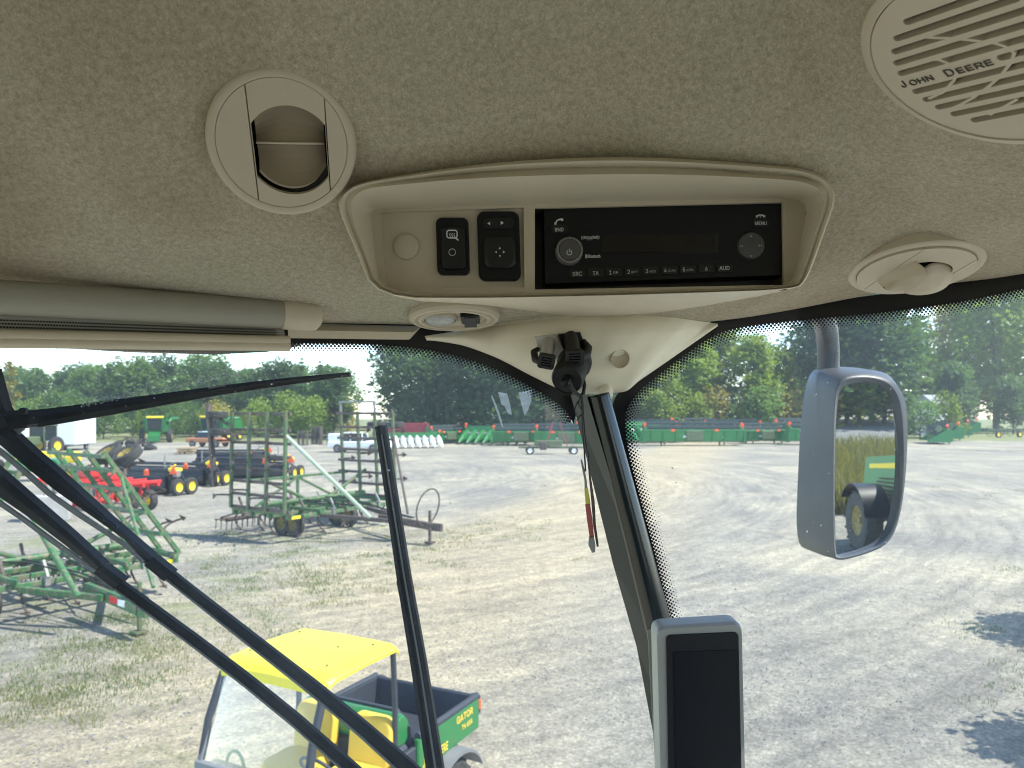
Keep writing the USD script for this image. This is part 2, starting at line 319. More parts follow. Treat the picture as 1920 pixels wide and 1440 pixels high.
# gravel yard: pale sandy wheel tracks, grey crushed stone, green and dry growth in patches
M["ground"] = usdkit.material(stage, "/World/Looks/gravel", {
    "g": ("geometry", {}), "sx": ("separate_xyz", {}),
    "big": ("noise_texture", {"scale": 0.16, "detail": 5.0, "roughness": 0.6, "distortion": 0.8}),
    "cx": ("math", {"math_type": "add", "value2": 20.0}), "cy": ("math", {"math_type": "add", "value2": -45.0}), "c2": ("combine_xyz", {}), "cl": ("vector_math", {"math_type": "length"}), "ca": ("math", {"math_type": "arctan2"}), "cs": ("math", {"math_type": "multiply", "value2": 4.0}), "mp": ("combine_xyz", {}), "rut": ("noise_texture", {"scale": 2.6, "detail": 5.0, "roughness": 0.6}), "rr": ("rgb_ramp", {"ramp": [(0.36, (0.82, 0.82, 0.825)), (0.5, (1.0, 1.0, 1.0)), (0.62, (1.14, 1.13, 1.09))]}), "mr": ("mix", {"mix_type": "multiply", "fac": 0.9}),
    "trk": ("noise_texture", {"scale": 0.7, "detail": 9.0, "roughness": 0.72, "distortion": 0.35}),
    "fine": ("noise_texture", {"scale": 15.0, "detail": 9.0, "roughness": 0.85}),
    "peb": ("voronoi_texture", {"scale": 34.0}),
    "r1": ("rgb_ramp", {"ramp": [(0.33, (0.215, 0.206, 0.184)), (0.5, (0.265, 0.25, 0.212)), (0.66, (0.35, 0.322, 0.25))]}),
    "r2": ("rgb_ramp", {"ramp": [(0.30, (0.82, 0.82, 0.83)), (0.5, (0.98, 0.975, 0.96)), (0.68, (1.18, 1.16, 1.10))]}),
    "r3": ("rgb_ramp", {"ramp": [(0.30, (0.52, 0.52, 0.53)), (0.5, (1.0, 1.0, 1.0)), (0.68, (1.6, 1.6, 1.6))]}),
    "pr": ("rgb_ramp", {"ramp": [(0.0, (0.62, 0.62, 0.63)), (0.5, (1.0, 1.0, 1.0)), (1.0, (1.45, 1.45, 1.43))]}),
    "lx": ("math", {"math_type": "multiply_add", "value2": -0.33}), "lw": ("math", {"math_type": "multiply_add", "value2": 4.5}), "lo": ("math", {"math_type": "add", "value2": 4.9}), "la": ("math", {"math_type": "absolute"}), "lm": ("map_range", {"from_min": 5.5, "from_max": 2.0, "to_min": 0.0, "to_max": 0.8, "clamp": True}), "lmx": ("mix", {"color2": (0.36, 0.31, 0.215)}),
    "clod": ("noise_texture", {"scale": 3.4, "detail": 6.0, "roughness": 0.7}), "rc": ("rgb_ramp", {"ramp": [(0.3, (0.74, 0.74, 0.75)), (0.5, (1.0, 1.0, 1.0)), (0.68, (1.25, 1.24, 1.2))]}), "mc": ("mix", {"mix_type": "multiply", "fac": 1.0}),
    "m1": ("mix", {"mix_type": "multiply", "fac": 1.0}), "m2": ("mix", {"mix_type": "multiply", "fac": 1.0}), "m3": ("mix", {"mix_type": "multiply", "fac": 0.8}),
    # growth mask
    "gn": ("noise_texture", {"scale": 0.42, "detail": 7.0, "roughness": 0.7, "distortion": 0.4}),
    "xr": ("map_range", {"from_min": -1.0, "from_max": -6.0, "to_min": 0.0, "to_max": 0.16, "clamp": True}),
    "yr": ("map_range", {"from_min": 30.0, "from_max": 24.0, "to_min": -0.1, "to_max": 0.0, "clamp": True}),
    "far": ("map_range", {"from_min": 88.0, "from_max": 100.0, "to_min": 0.0, "to_max": 0.6, "clamp": True}),
    "s1": ("math", {"math_type": "add"}), "s2": ("math", {"math_type": "add"}), "s3": ("math", {"math_type": "add"}),
    "gm": ("map_range", {"from_min": 0.66, "from_max": 0.84, "to_min": 0.0, "to_max": 0.8, "clamp": True}),
    "gc": ("rgb_ramp", {"ramp": [(0.3, (0.11, 0.15, 0.055)), (0.55, (0.20, 0.22, 0.09)), (0.75, (0.30, 0.28, 0.15))]}),
    "m4": ("mix", {}),
    "ba": ("math", {"math_type": "multiply_add", "value2": 0.6}), "b": ("bump", {"strength": 0.8, "distance": 0.06}),
    "p": ("principled_bsdf", {"roughness": 0.95, "specular_ior_level": 0.15})},
    [("g.position", "sx.vector"), ("g.position", "big.vector"), ("sx.x", "cx.value1"), ("sx.y", "cy.value1"), ("cx.value", "c2.x"), ("cy.value", "c2.y"), ("c2.vector", "cl.vector1"), ("cy.value", "ca.value1"), ("cx.value", "ca.value2"), ("ca.value", "cs.value1"), ("cl.value", "mp.x"), ("cs.value", "mp.y"), ("mp.vector", "trk.vector"), ("mp.vector", "rut.vector"), ("rut.fac", "rr.fac"), ("g.position", "fine.vector"), ("g.position", "peb.vector"), ("g.position", "gn.vector"),
     ("big.fac", "r1.fac"), ("trk.fac", "r2.fac"), ("fine.fac", "r3.fac"), ("peb.color", "pr.fac"),
     ("sx.y", "lx.value1"), ("sx.x", "lx.value3"), ("big.fac", "lw.value1"), ("lx.value", "lw.value3"), ("lw.value", "lo.value1"), ("lo.value", "la.value1"), ("la.value", "lm.value"), ("lm.result", "lmx.fac"), ("r1.color", "lmx.color1"), ("lmx.color", "mc.color1"), ("g.position", "clod.vector"), ("clod.fac", "rc.fac"), ("rc.color", "mc.color2"), ("mc.color", "m1.color1"), ("r2.color", "m1.color2"), ("m1.color", "mr.color1"), ("rr.color", "mr.color2"), ("mr.color", "m2.color1"), ("r3.color", "m2.color2"), ("m2.color", "m3.color1"), ("pr.color", "m3.color2"),
     ("sx.x", "xr.value"), ("sx.y", "yr.value"), ("sx.y", "far.value"), ("gn.fac", "s1.value1"), ("xr.result", "s1.value2"), ("s1.value", "s2.value1"), ("yr.result", "s2.value2"), ("s2.value", "s3.value1"), ("far.result", "s3.value2"),
     ("s3.value", "gm.value"), ("fine.fac", "gc.fac"), ("gm.result", "m4.fac"), ("m3.color", "m4.color1"), ("gc.color", "m4.color2"), ("m4.color", "p.base_color"),
     ("fine.fac", "ba.value1"), ("trk.fac", "ba.value3"), ("ba.value", "b.height"), ("b.normal", "p.normal")], surface="p.BSDF")
# ---------------------------------------------------------------- ground, road, field behind
gm = MB()
gx = np.array([-300, -200, -120, -60, -30, -12, 0, 12, 30, 60, 120, 200, 300.0]); gy = gx + 20
vv = np.array([(x, y, 0.0) for y in gy for x in gx]); n = len(gx)
gm.raw(vv, [(j * n + i, j * n + i + 1, (j + 1) * n + i + 1, (j + 1) * n + i) for j in range(n - 1) for i in range(n - 1)])
obj("ground", gm, M["ground"], kind="structure")

hz = usdkit.material(stage, "/World/Looks/summer_haze", {"v": ("principled_volume", {"color": (0.86, 0.92, 0.95), "density": 0.0005, "anisotropy": 0.3})}, [], volume="v.volume")
hb = MB(); hb.add(trimesh.creation.box((620, 620, 42.0)), trimesh.transformations.translation_matrix([0, 20, 20.0])); obj("haze", hb, hz, kind="stuff")

# ---------------------------------------------------------------- the cab: plan of the glass, headliner surface
PATH = np.array([(-.75, .50), (-.55, .585), (-.40, .64), (-.20, .70), (0, .727), (.10, .735), (.19, .703), (.27, .698), (.315, .685), (.375, .665), (.41, .64), (.43, .60), (.44, .50)])
_a = PATH[:, 0] / PATH[:, 1]

def wall_d(px):
    """How far ahead the glass stands in the direction of photograph column px."""
    a = (np.asarray(px, float) - CX) / FL
    i = np.clip(np.searchsorted(_a, a) - 1, 0, len(_a) - 2)
    x0, y0 = PATH[i, 0], PATH[i, 1]; dx, dy = PATH[i + 1, 0] - x0, PATH[i + 1, 1] - y0
    t = (a * y0 - x0) / (dx - a * dy)
    return y0 + t * dy

def W(px, py, off=0.0):
    px, py = np.asarray(px, float), np.asarray(py, float)
    d = wall_d(px) + off
    return np.stack([(px - CX) / FL * d, d, CH + (HZ - py) / FL * d], -1)

PLAN = Polygon([tuple(p) for p in PATH] + [(.46, .1), (.46, -.85), (-.75, -.85)]).buffer(-0.012)
_bl = LineString(PLAN.exterior.coords)
_fd = np.array([0, .08, .17, .22, .28, .34, .42, .60, 1.0]); _fz = np.array([0, .015, .059, .093, .150, .190, .220, .240, .25])
from scipy.interpolate import PchipInterpolator
_fp = PchipInterpolator(_fd, _fz)
def S(x, y):
    """Headliner height over the eye at plan point (x, y)."""
    x, y = np.asarray(x, float), np.asarray(y, float)
    dist = shapely.distance(shapely.points(x, y), _bl)
    s = np.clip((x - .15) / .25, 0, 1); s = s * s * (3 - 2 * s)
    return .08 + .03 * s + _fp(np.minimum(dist, 1.0))

def ceil_d(px, py):
    d = np.linspace(.2, .95, 1500)
    x, z = (px - CX) / FL * d, (HZ - py) / FL * d
    h = z - S(x, d)
    k = np.nonzero((h[:-1] < 0) & (h[1:] >= 0))[0]
    return d[k[-1]] if len(k) else float(wall_d(px)) - .012

def ceil_frame(px, py):
    """Point on the headliner at that pixel, and a frame (u image-right, v image-up, n into the cab)."""
    d = ceil_d(px, py); p = U(px, py, d); e = .012
    gx_ = (S(p[0] + e, d) - S(p[0] - e, d)) / (2 * e); gy_ = (S(p[0], d + e) - S(p[0], d - e)) / (2 * e)
    n_ = unit([gx_, gy_, -1.0])
    u = np.array([1.0, 0, 0]); u = unit(u - n_ * (u @ n_)); v = np.cross(n_, u)
    T = np.eye(4); T[:3, 0], T[:3, 1], T[:3, 2], T[:3, 3] = u, v, n_, p
    return T

cab = thing("tractor_cab", "inside of a farm machine cab with felt headliner, corner post and wide glass", "vehicle cab", (0, .3, CH - 1.2), world=True)

ext = np.array(PLAN.exterior.coords)[:-1]
L = LineString(PLAN.exterior.coords); nb = 420
bp = np.array([L.interpolate(i / nb, normalized=True).coords[0] for i in range(nb)])
def openings(P):
    """Which headliner points lie in the openings cut for the console, vents, speaker and lamp."""
    k = np.zeros(len(P), bool); px, py = CX + FL * P[:, 0] / np.maximum(P[:, 1], .05), HZ - FL * (P[:, 2] - CH) / np.maximum(P[:, 1], .05)
    q = shapely.points(px, py); front = P[:, 1] > .25
    k |= shapely.contains(Polygon([(665, 385), (700, 365), (800, 340), (1000, 318), (1200, 314), (1400, 320), (1525, 345), (1540, 385), (1490, 520), (1470, 540), (1400, 548), (1100, 585), (950, 568), (725, 548)]), q) & front
    for c, r in HOLES: k |= np.linalg.norm(P - c, axis=1) < r
    return k
HOLES = [(ceil_frame(531, 264)[:3, 3], .037), (ceil_frame(1714, 494)[:3, 3], .043), (ceil_frame(1862, 108)[:3, 3], .057), (ceil_frame(852, 588)[:3, 3], .026)]
c0 = np.array([-.14, .0]); rings = np.linspace(0, 1, 150)[1:] ** 0.8
hl = MB(); V = [np.array([[c0[0], c0[1], CH + S(*c0)]])]
for t in rings:
    P = c0 + (bp - c0) * t
    V.append(np.c_[P, CH + S(P[:, 0], P[:, 1])])
F = [(0, 1 + (i + 1) % nb, 1 + i) for i in range(nb)]
F3 = []
for r in range(len(rings) - 1):
    for i in range(nb):
        j = (i + 1) % nb; a, b = 1 + r * nb, 1 + (r + 1) * nb
        F3 += [(a + i, a + j, b + j), (a + i, b + j, b + i)]
V = np.vstack(V); F = np.array(F + F3); cut = openings(V)
hl.raw(V, F[~cut[F].all(1)])
obj("headliner", hl, M["felt"], cab, smooth=True)
# outer roof shell over it
ro = MB(); outer = PLAN.buffer(.03)
ro.extrude(outer, .05, trimesh.transformations.translation_matrix([0, 0, CH + .37]))
ro.extrude(outer.difference(PLAN.buffer(.004)), .2445, trimesh.transformations.translation_matrix([0, 0, CH + .125]))
rv = [U(60, 649, .86), U(150, 655, .87), U(250, 661, .88), (U(400, 665, .88)), U(500, 660, .88), U(545, 652, .87), U(545, 632, .87), U(60, 632, .86)]
rv = np.array(rv); ro.hull(np.vstack([rv, rv + [0, .03, 0.004], [[-.45, .74, CH + .14], [-.12, .76, CH + .14], [-.45, .74, CH + .17], [-.12, .76, CH + .17]]]))
obj("roof", ro, M["postblack"], cab)
obj("rear_wall", MB().box((-.15, -.90, CH - .55), (1.22, .05, 1.5), .01), M["liner"], cab)  # solid wall added behind the view to darken the headliner
obj("floor", MB().box((-.15, -.1, CH - 1.30), (1.2, 1.4, .06), .01), M["rubber"], cab)
obj("seat", MB().box((-.25, -.15, CH - .85), (.52, .5, .16), .05).box((-.25, -.45, CH - .50), (.5, .14, .75), .05), M["liner"], cab)

# glass
def sheet(path, z0, z1, name, label=None):
    p = np.array(path); top, bot = np.c_[p, np.full(len(p), CH + z1)], np.c_[p, np.full(len(p), CH + z0)]
    return obj(name, MB().strip(bot, top), M["pane" if name == "windshield" else "sidepane"], cab, label=label, smooth=True)
ws = sheet(PATH[:6], -.95, .13, "windshield")
right_path = [tuple(PATH[5])] + [tuple(p) for p in PATH[6:]] + [(.46, .1), (.46, -.85)]
sw = sheet(right_path, -.95, .16, "side_window")
lw = sheet([(-.75, -.85), (-.75, .50)], -.95, .13, "side_window", "left side window pane")

# black printed border of the glass and its fading dots
def frit(pairs, name, rows, parent):
    A, B = [], []
    for (x0, y0), (x1, y1) in zip(pairs[:-1], pairs[1:]):
        for t in np.linspace(0, 1, 12, endpoint=False):
            A.append(np.array(x0) + (np.array(x1) - np.array(x0)) * t); B.append(np.array(y0) + (np.array(y1) - np.array(y0)) * t)
    A, B = np.array(A), np.array(B)
    def sm(P, k=9):
        Q = np.pad(P, ((k, k), (0, 0)), mode="edge"); ker = np.hanning(2 * k + 1); ker /= ker.sum()
        return np.stack([np.convolve(Q[:, c], ker, "valid") for c in (0, 1)], 1)
    A, B = sm(A), sm(B)
    mb = MB().strip(W(A[:, 0], A[:, 1], -.004), W(B[:, 0], B[:, 1], -.004))
    obj(name, mb, M["frit"], (parent, cab), smooth=True)
    # dots
    seg = np.r_[0, np.cumsum(np.linalg.norm(np.diff(B, axis=0), axis=1))]
    pitch = 7.2; m = int(seg[-1] / pitch); dots = MB()
    hexa = np.arange(8) / 8 * 2 * np.pi
    for r in range(rows):
        s = (np.arange(m) + .5 * (r % 2)) * pitch
        bx, by = np.interp(s, seg, B[:, 0]), np.interp(s, seg, B[:, 1]); ax, ay = np.interp(s, seg, A[:, 0]), np.interp(s, seg, A[:, 1])
        nx, ny = bx - ax, by - ay
        tx, ty = np.gradient(bx), np.gradient(by); tl = np.hypot(tx, ty); tx, ty = tx / tl, ty / tl
        sg = np.sign(nx * -ty + ny * tx); nx, ny = -ty * sg, tx * sg
        off = .4 + r * 4.2; rad = 3.0 - r * (2.2 / max(rows - 1, 1))
        cx, cy = bx + nx * off, by + ny * off
        px = cx[:, None] + np.cos(hexa) * rad; py = cy[:, None] + np.sin(hexa) * rad
        v = W(px.ravel(), py.ravel(), -.0037)
        base = np.arange(m)[:, None] * 8
        f = np.concatenate([base + np.array([0, k, k + 1]) for k in range(1, 7)])
        dots.raw(v, f)
    obj("border_dots", dots, M["frit"], (parent, cab), kind="stuff")

frit([((-1000, 520), (-1000, 590)), ((-300, 575), (-300, 632)), ((150, 590), (150, 640)), ((440, 598), (440, 643)), ((600, 600), (600, 644)), ((700, 604), (700, 645)), ((790, 604), (790, 653)), ((860, 624), (860, 667)), ((930, 662), (930, 691)), ((1000, 698), (1000, 727)),
      ((1050, 725), (1046, 755)), ((1080, 735), (1068, 776)), ((1090, 742), (1077, 800))], "border", 5, ws)
frit([((1990, 470), (1990, 526)), ((1920, 492), (1920, 541)), ((1806, 522), (1806, 566)), ((1670, 550), (1670, 585)), ((1535, 566), (1535, 597)), ((1400, 578), (1400, 611)), ((1345, 588), (1345, 624)),
      ((1300, 638), (1302, 652)), ((1240, 684), (1246, 694)), ((1195, 714), (1200, 730)), ((1155, 735), (1174, 764)), ((1140, 790), (1171, 800)), ((1165, 860), (1180, 860)), ((1190, 950), (1204, 950)),
      ((1218, 1050), (1231, 1050)), ((1240, 1150), (1254, 1150)), ((1270, 1260), (1284, 1260))], "border", 6, sw)

# strip of trim under the headliner by the blind
tr = MB(); q = np.array([W(540, 606, -.010), W(790, 612, -.010), W(776, 623, -.019), W(540, 619, -.019), W(766, 637, -.016), W(540, 634, -.016)])
tr.hull(np.vstack([q, q + [0, .012, .002]]))
obj("window_trim", tr, M["tan"], cab)

# corner post: rounded black tube with a flat grey trim on its inner side
pc = [(1121, 739.5), (1122, 744), (1192, 1008), (1235, 1178), (1302, 1445), (1340, 1600), (1560, 2500)]
wd = [42, 43, 47, 52, 58, 60, 64]
post = MB(); pts = np.array([U(x, y, .69) for x, y in pc]); rad = np.array([w / FL * .69 / 2 for w in wd])
post.tube(pts, rad, 24)
pp = obj("post", post, M["postblack"], cab, smooth=True)
gl = [(1070, 740), (1074, 755), (1150, 1060), (1194, 1214), (1237, 1440), (1266, 1600), (1486, 2500)]; gr_ = [(1100, 740), (1104, 755), (1182, 1020), (1222, 1190), (1284, 1440), (1320, 1600), (1540, 2500)]
A = np.array([U(x, y, .705) for x, y in gl]); B = np.array([U(x, y, .683) for x, y in gr_]); C = B + [.006, .03, 0]; D = A + [.002, .012, 0]
pt = MB().strip(A, B).strip(B, C).strip(C, D).strip(D, A)
obj("post_trim", pt, M["postgrey"], cab)

# moulded corner panel under the headliner
Tt = [(796, 630), (850, 622), (920, 611), (1000, 600), (1100, 592), (1180, 590), (1260, 595), (1310, 602), (1346, 607)]
Bt = [(800, 638), (856, 645), (925, 668), (1000, 706), (1052, 730), (1086, 738), (1165, 735), (1205, 709), (1346, 611)]
def cat(P, k=8):
    from scipy.interpolate import PchipInterpolator as PI_
    P = np.array(P, float); s = np.arange(len(P)); t = np.linspace(0, len(P) - 1, (len(P) - 1) * k + 1)
    return np.stack([PI_(s, P[:, 0])(t), PI_(s, P[:, 1])(t)], 1)
Tt, Bt = cat(Tt), cat(Bt); rows = 16; G = []
for r in range(rows + 1):
    t = r / rows; P = Tt * (1 - t) + Bt * t
    dt = np.array([min(ceil_d(x, y) - .002, wall_d(x) - .014) for x, y in Tt[::4]]); dt = np.interp(np.arange(len(Tt)), np.arange(len(Tt))[::4], dt)
    db = wall_d(Bt[:, 0]) - .014
    k = t ** 1.3; d = dt * (1 - k) + db * k - .016 * math.sin(math.pi * min(t, 1)) ** .8 * np.sin(np.pi * np.linspace(.02, .98, len(Tt)))
    d = d - .012 * (1 - (2 * t - 1) ** 6) * 0
    G.append(np.stack([(P[:, 0] - CX) / FL * d, d, CH + (HZ - P[:, 1]) / FL * d], 1))
P = Bt; d = wall_d(Bt[:, 0]) - .0035      # rolled lower edge
G.append(np.stack([(P[:, 0] - CX) / FL * d, d, CH + (HZ - P[:, 1] - .5) / FL * d], 1))
cp = MB()
for a, b in zip(G[:-1], G[1:]): cp.strip(b, a)
v_, f_ = cp.mesh(); tm_ = trimesh.Trimesh(v_, f_); tm_.merge_vertices()
cpath = obj("corner_panel", tm_, M["cream"], cab, smooth=50)
def disc(px, py, d, rpx, prof, mat, name, parent, n=32, flat=True):
    """A small turned part facing the camera; prof in (radius fraction, metres towards the camera)."""
    p = U(px, py, d); r = rpx / FL * d
    dr = np.array([0, -1.0, 0]) if flat else unit(np.array([0, 0, CH]) - p)
    return obj(name, MB().lathe([(r * a, h) for a, h in prof], p, dr, n), mat, parent, smooth=40)
def panel_d(px, py):
    best = None
    for a in G[:-1]:
        k = np.argmin((CX + FL * a[:, 0] / a[:, 1] - px) ** 2 + (HZ - FL * (a[:, 2] - CH) / a[:, 1] - py) ** 2)
        q = a[k]; e = (CX + FL * q[0] / q[1] - px) ** 2 + (HZ - FL * (q[2] - CH) / q[1] - py) ** 2
        if best is None or e < best[0]: best = (e, q[1])
    return best[1]
disc(1163, 673, panel_d(1163, 673) - .0045, 17, [(1.08, -.004), (1.05, .0012), (.98, .0016), (.93, -.0005), (.6, -.0016), (0.0, -.002)], M["tan"], "screw_cap", (cpath, cab), flat=False)
nb_ = MB(); p = U(1136, 736, wall_d(1136) - .024); ico = trimesh.creation.icosphere(3, 1.0); ico.apply_scale([.0068, .007, .0085]); ico.apply_translation(p); nb_.add(ico)
obj("screw_cover", nb_, M["cream"], (cpath, cab), smooth=True)

# ---------------------------------------------------------------- overhead console with switches
def lerp_d(a, b): return lambda y: a + (y - 300) / 260 * (b - a)
KO = [(702, 559), (668, 470), (645, 420), (633, 385), (640, 362), (672, 342), (760, 328), (850, 314), (950, 303), (1050, 297), (1150, 294), (1250, 296), (1350, 302), (1450, 310), (1510, 316), (1553, 335), (1570, 368), (1550, 425), (1527, 490), (1512, 525), (1495, 543), (1300, 550), (1100, 556), (900, 560)]
KR = [(712, 553), (684, 470), (664, 420), (656, 388), (664, 366), (690, 352), (770, 344), (850, 337), (950, 331), (1050, 328), (1150, 326.5), (1250, 327), (1350, 330), (1450, 335), (1500, 340), (1537, 352), (1549, 378), (1530, 430), (1512, 490), (1500, 525), (1486, 539), (1300, 546), (1100, 551), (900, 555)]
KF = [(713, 550), (703, 475), (697, 420), (694, 403), (698, 396), (708, 392), (770, 391), (850, 388), (950, 385), (1050, 382), (1150, 379), (1250, 377), (1350, 375), (1440, 373), (1485, 373), (1508, 380), (1512, 398), (1503, 445), (1494, 500), (1484, 526), (1472, 536), (1300, 543), (1100, 548), (900, 552)]
KB = list(KO); KB[0] = (715, 562); KB[23] = (935, 573); KB[22] = (1105, 603); KB[21] = (1290, 583); KB[20] = (1495, 542)
def chaikin(P, it=2):
    P = np.array(P, float)
    for _ in range(it):
        Q = np.roll(P, -1, 0); P = np.stack([P * .75 + Q * .25, P * .25 + Q * .75], 1).reshape(-1, P.shape[1])
    return P
KO, KR, KF, KB = map(chaikin, (KO, KR, KF, KB))
FD = .53
cd = np.array([ceil_d(x, y) for x, y in KB])
def up(P, d): return np.array([U(x, y, dd) for (x, y), dd in zip(P, np.broadcast_to(d, len(P)))])
dO = np.minimum(cd - .004, lerp_d(.490, .517)(KO[:, 1])); dR = lerp_d(.488, .515)(KR[:, 1])
KG = KO * .42 + KR * .58; dG = np.maximum(dO, dR) + .006 * np.clip((330 - KO[:, 1]) / 30 + .5, 0.1, 1)
KL = KO * .8 + KR * .2; dL = dO - .0035
KW = KR * .35 + KF * .65; dW = dR * .45 + FD * .55 - .004
con = thing("overhead_console", "beige moulded overhead console with radio and switches below the felt headliner", "console", U(1100, 450, .55), world=True)
hs = MB(); loops = [up(KB, cd + .012), up(KO, dO), up(KL, dL), up(KG, dG), up(KR * .93 + KG * .07, dR + .0008), up(KR, dR), up(KR * .9 + KW * .1, dR + .0012), up(KW, dW), up(KF, FD)]
for a, b in zip(loops[:-1], loops[1:]): hs.strip(a, b, True)
vh, fh = hs.mesh(); tmh = trimesh.Trimesh(vh, fh); tmh.merge_vertices()
hpath = obj("housing", tmh, M["beige"], con, smooth=38)
# flat face with the openings for radio and switch plate
HOLE = [(1003, 390), (1468, 379), (1470, 534), (1003, 543)]; SP = [(713, 398), (982, 389), (983, 538), (724, 541)]
def xz(P, d): return [((x - CX) / FL * d, (HZ - y) / FL * d) for x, y in P]
def TX(d):
    """Maps a polygon drawn in (x, z) to the upright plane d ahead, extruding towards the camera."""
    return np.array([[1, 0, 0, 0], [0, 0, -1, d], [0, 1, 0, CH], [0, 0, 0, 1.0]])
face = Polygon(xz(KF, FD)).buffer(.0004).difference(Polygon(xz(HOLE, FD))).difference(Polygon(xz(SP, FD)))
obj("face", MB().extrude(face, .003, TX(FD + .003)), M["tan"], con)
def recess(P, d0, d1, mat, name, parent):
    mb = MB(); A = np.array([U(x, y, d0) for x, y in P]); B = A + [0, d1 - d0, 0]
    mb.strip(A, B, True); return obj(name, mb, mat, parent)
recess(HOLE, FD + .0002, FD + .02, M["brown"], "radio_opening", con)
obj("radio_bay", MB().extrude(Polygon(xz(HOLE, FD + .02)).buffer(.004), .002, TX(FD + .022)), M["brown"], con)
spl = obj("switch_plate", MB().extrude(Polygon(xz(SP, FD)).buffer(.0015), .002, TX(FD + .0051)), M["tan"], con)
disc(762, 463, FD + .003, 24, [(1.0, -.002), (1.0, .0008), (.97, .0016), (.8, .0024), (.4, .0032), (.12, .0033), (0.0, .0027)], M["tan"], "blanking_cap", con)

def rr(x0, y0, x1, y1, r, k=6, skew=0.0):
    P = []
    for cx_, cy_, a0 in ((x1 - r, y1 - r, 0), (x0 + r, y1 - r, 90), (x0 + r, y0 + r, 180), (x1 - r, y0 + r, 270)):
        for i in range(k + 1):
            a = math.radians(a0 + 90 * i / k); P.append((cx_ + r * math.cos(a), cy_ + r * math.sin(a)))
    P = np.array(P); P[:, 0] += (P[:, 1] - (y0 + y1) / 2) * skew
    return P
def pad(P, d, h, inset, mat, name, parent, lab=None, tilt=None):
    """A softly bevelled pad outlined in photograph pixels, standing h towards the camera from distance d."""
    poly = Polygon(xz(P, d)); i1, i2 = poly.buffer(-inset * .35), poly.buffer(-inset)
    pts = []
    for g, hh in ((poly, 0), (poly, h * .55), (i1, h * .86), (i2, h)):
        c = np.array(g.exterior.coords)[:-1]; pts.append(np.c_[c[:, 0], np.full(len(c), d - hh), c[:, 1] + CH])
    return obj(name, MB().hull(np.vstack(pts)), mat, parent, smooth=35, label=lab)
def sign(polys, d, mat, name, parent, h=.0004):
    g = shapely.union_all([p for p in polys])
    return obj(name, MB().extrude(g, h, TX(d)), mat, parent)
def pxpoly(P, d): return Polygon(xz(P, d))
def pxline(P, w, d): return LineString(xz(P, d)).buffer(w / FL * d / 2, cap_style="flat")
def pxtext(s, px, py, cap, d, mat, name, parent, rot=0.0, width=None, bold=False):
    """Lettering whose baseline starts at pixel (px, py), capitals cap pixels tall, facing the camera."""
    t = meshkit.text_mesh(s, cap / FL * d, .0003, bold)
    v = np.array(t.vertices)
    if width: v[:, 0] *= (width / FL * d) / (v[:, 0].max() - v[:, 0].min())
    c, s_ = math.cos(math.radians(rot)), math.sin(math.radians(rot))
    v[:, 0], v[:, 1] = v[:, 0] * c - v[:, 1] * s_, v[:, 0] * s_ + v[:, 1] * c
    o = U(px, py, d)
    v = np.c_[v[:, 0] + o[0], d - v[:, 2], v[:, 1] + o[2]]
    return obj(name, MB().raw(v, np.asarray(t.faces)), mat, parent)

sd = FD + .0029
s1 = pad(rr(819, 410, 880, 517, 11, skew=.03), sd, .004, .0006, M["black"], "rocker_switch", con, "heated mirror switch with a mirror symbol")
pad(rr(828, 426, 874, 506, 9, skew=.03), sd - .004, .0035, .0016, M["button"], "rocker", (s1, con))
dd = sd - .0076
sign([LineString(xz(np.vstack([rr(838, 432, 857, 446, 4), rr(838, 432, 857, 446, 4)[:1]]), dd)).buffer(.0004), *[pxline([(844 + 4 * i, 437), (843 + 4 * i, 441), (845 + 4 * i, 444), (844 + 4 * i, 448)], 1.1, dd) for i in range(3)], pxpoly([(855, 445), (860, 449), (859, 452), (853, 447)], dd)], dd, M["print"], "mirror_symbol", (s1, con))
ci = [(848 + 6.2 * math.cos(a), 473 + 6.2 * math.sin(a)) for a in np.linspace(0, 2 * np.pi, 25)]
sign([pxline(ci, 1.4, dd)], dd, M["printgrey"], "off_symbol", (s1, con))
s2 = pad(rr(896, 398, 975, 528, 14, skew=.03), sd, .004, .0008, M["black"], "mirror_switch", con, "mirror adjuster with arrow pad")
pad(rr(905, 408, 965, 430, 10), sd - .004, .0014, .0008, M["button"], "selector", (s2, con))
pad(rr(907, 444, 967, 504, 15, skew=.03), sd - .004, .0036, .003, M["button"], "arrow_pad", (s2, con))
dd = sd - .0056
sign([pxpoly([(914, 419), (919, 416), (919, 422.5)], dd), pxpoly([(944.5, 418), (939, 414.5), (939, 421.5)], dd)], dd, M["print"], "side_arrows", (s2, con))
dd = sd - .0078
sign([pxpoly([(937, 462.5), (935, 467), (939, 467)], dd), pxpoly([(937.5, 482.5), (935.5, 478.5), (939.5, 478.5)], dd), pxpoly([(928, 472.5), (931.5, 470.5), (931.5, 475)], dd), pxpoly([(947, 472.5), (943, 470), (943, 475)], dd)], dd, M["print"], "pad_arrows", (s2, con))

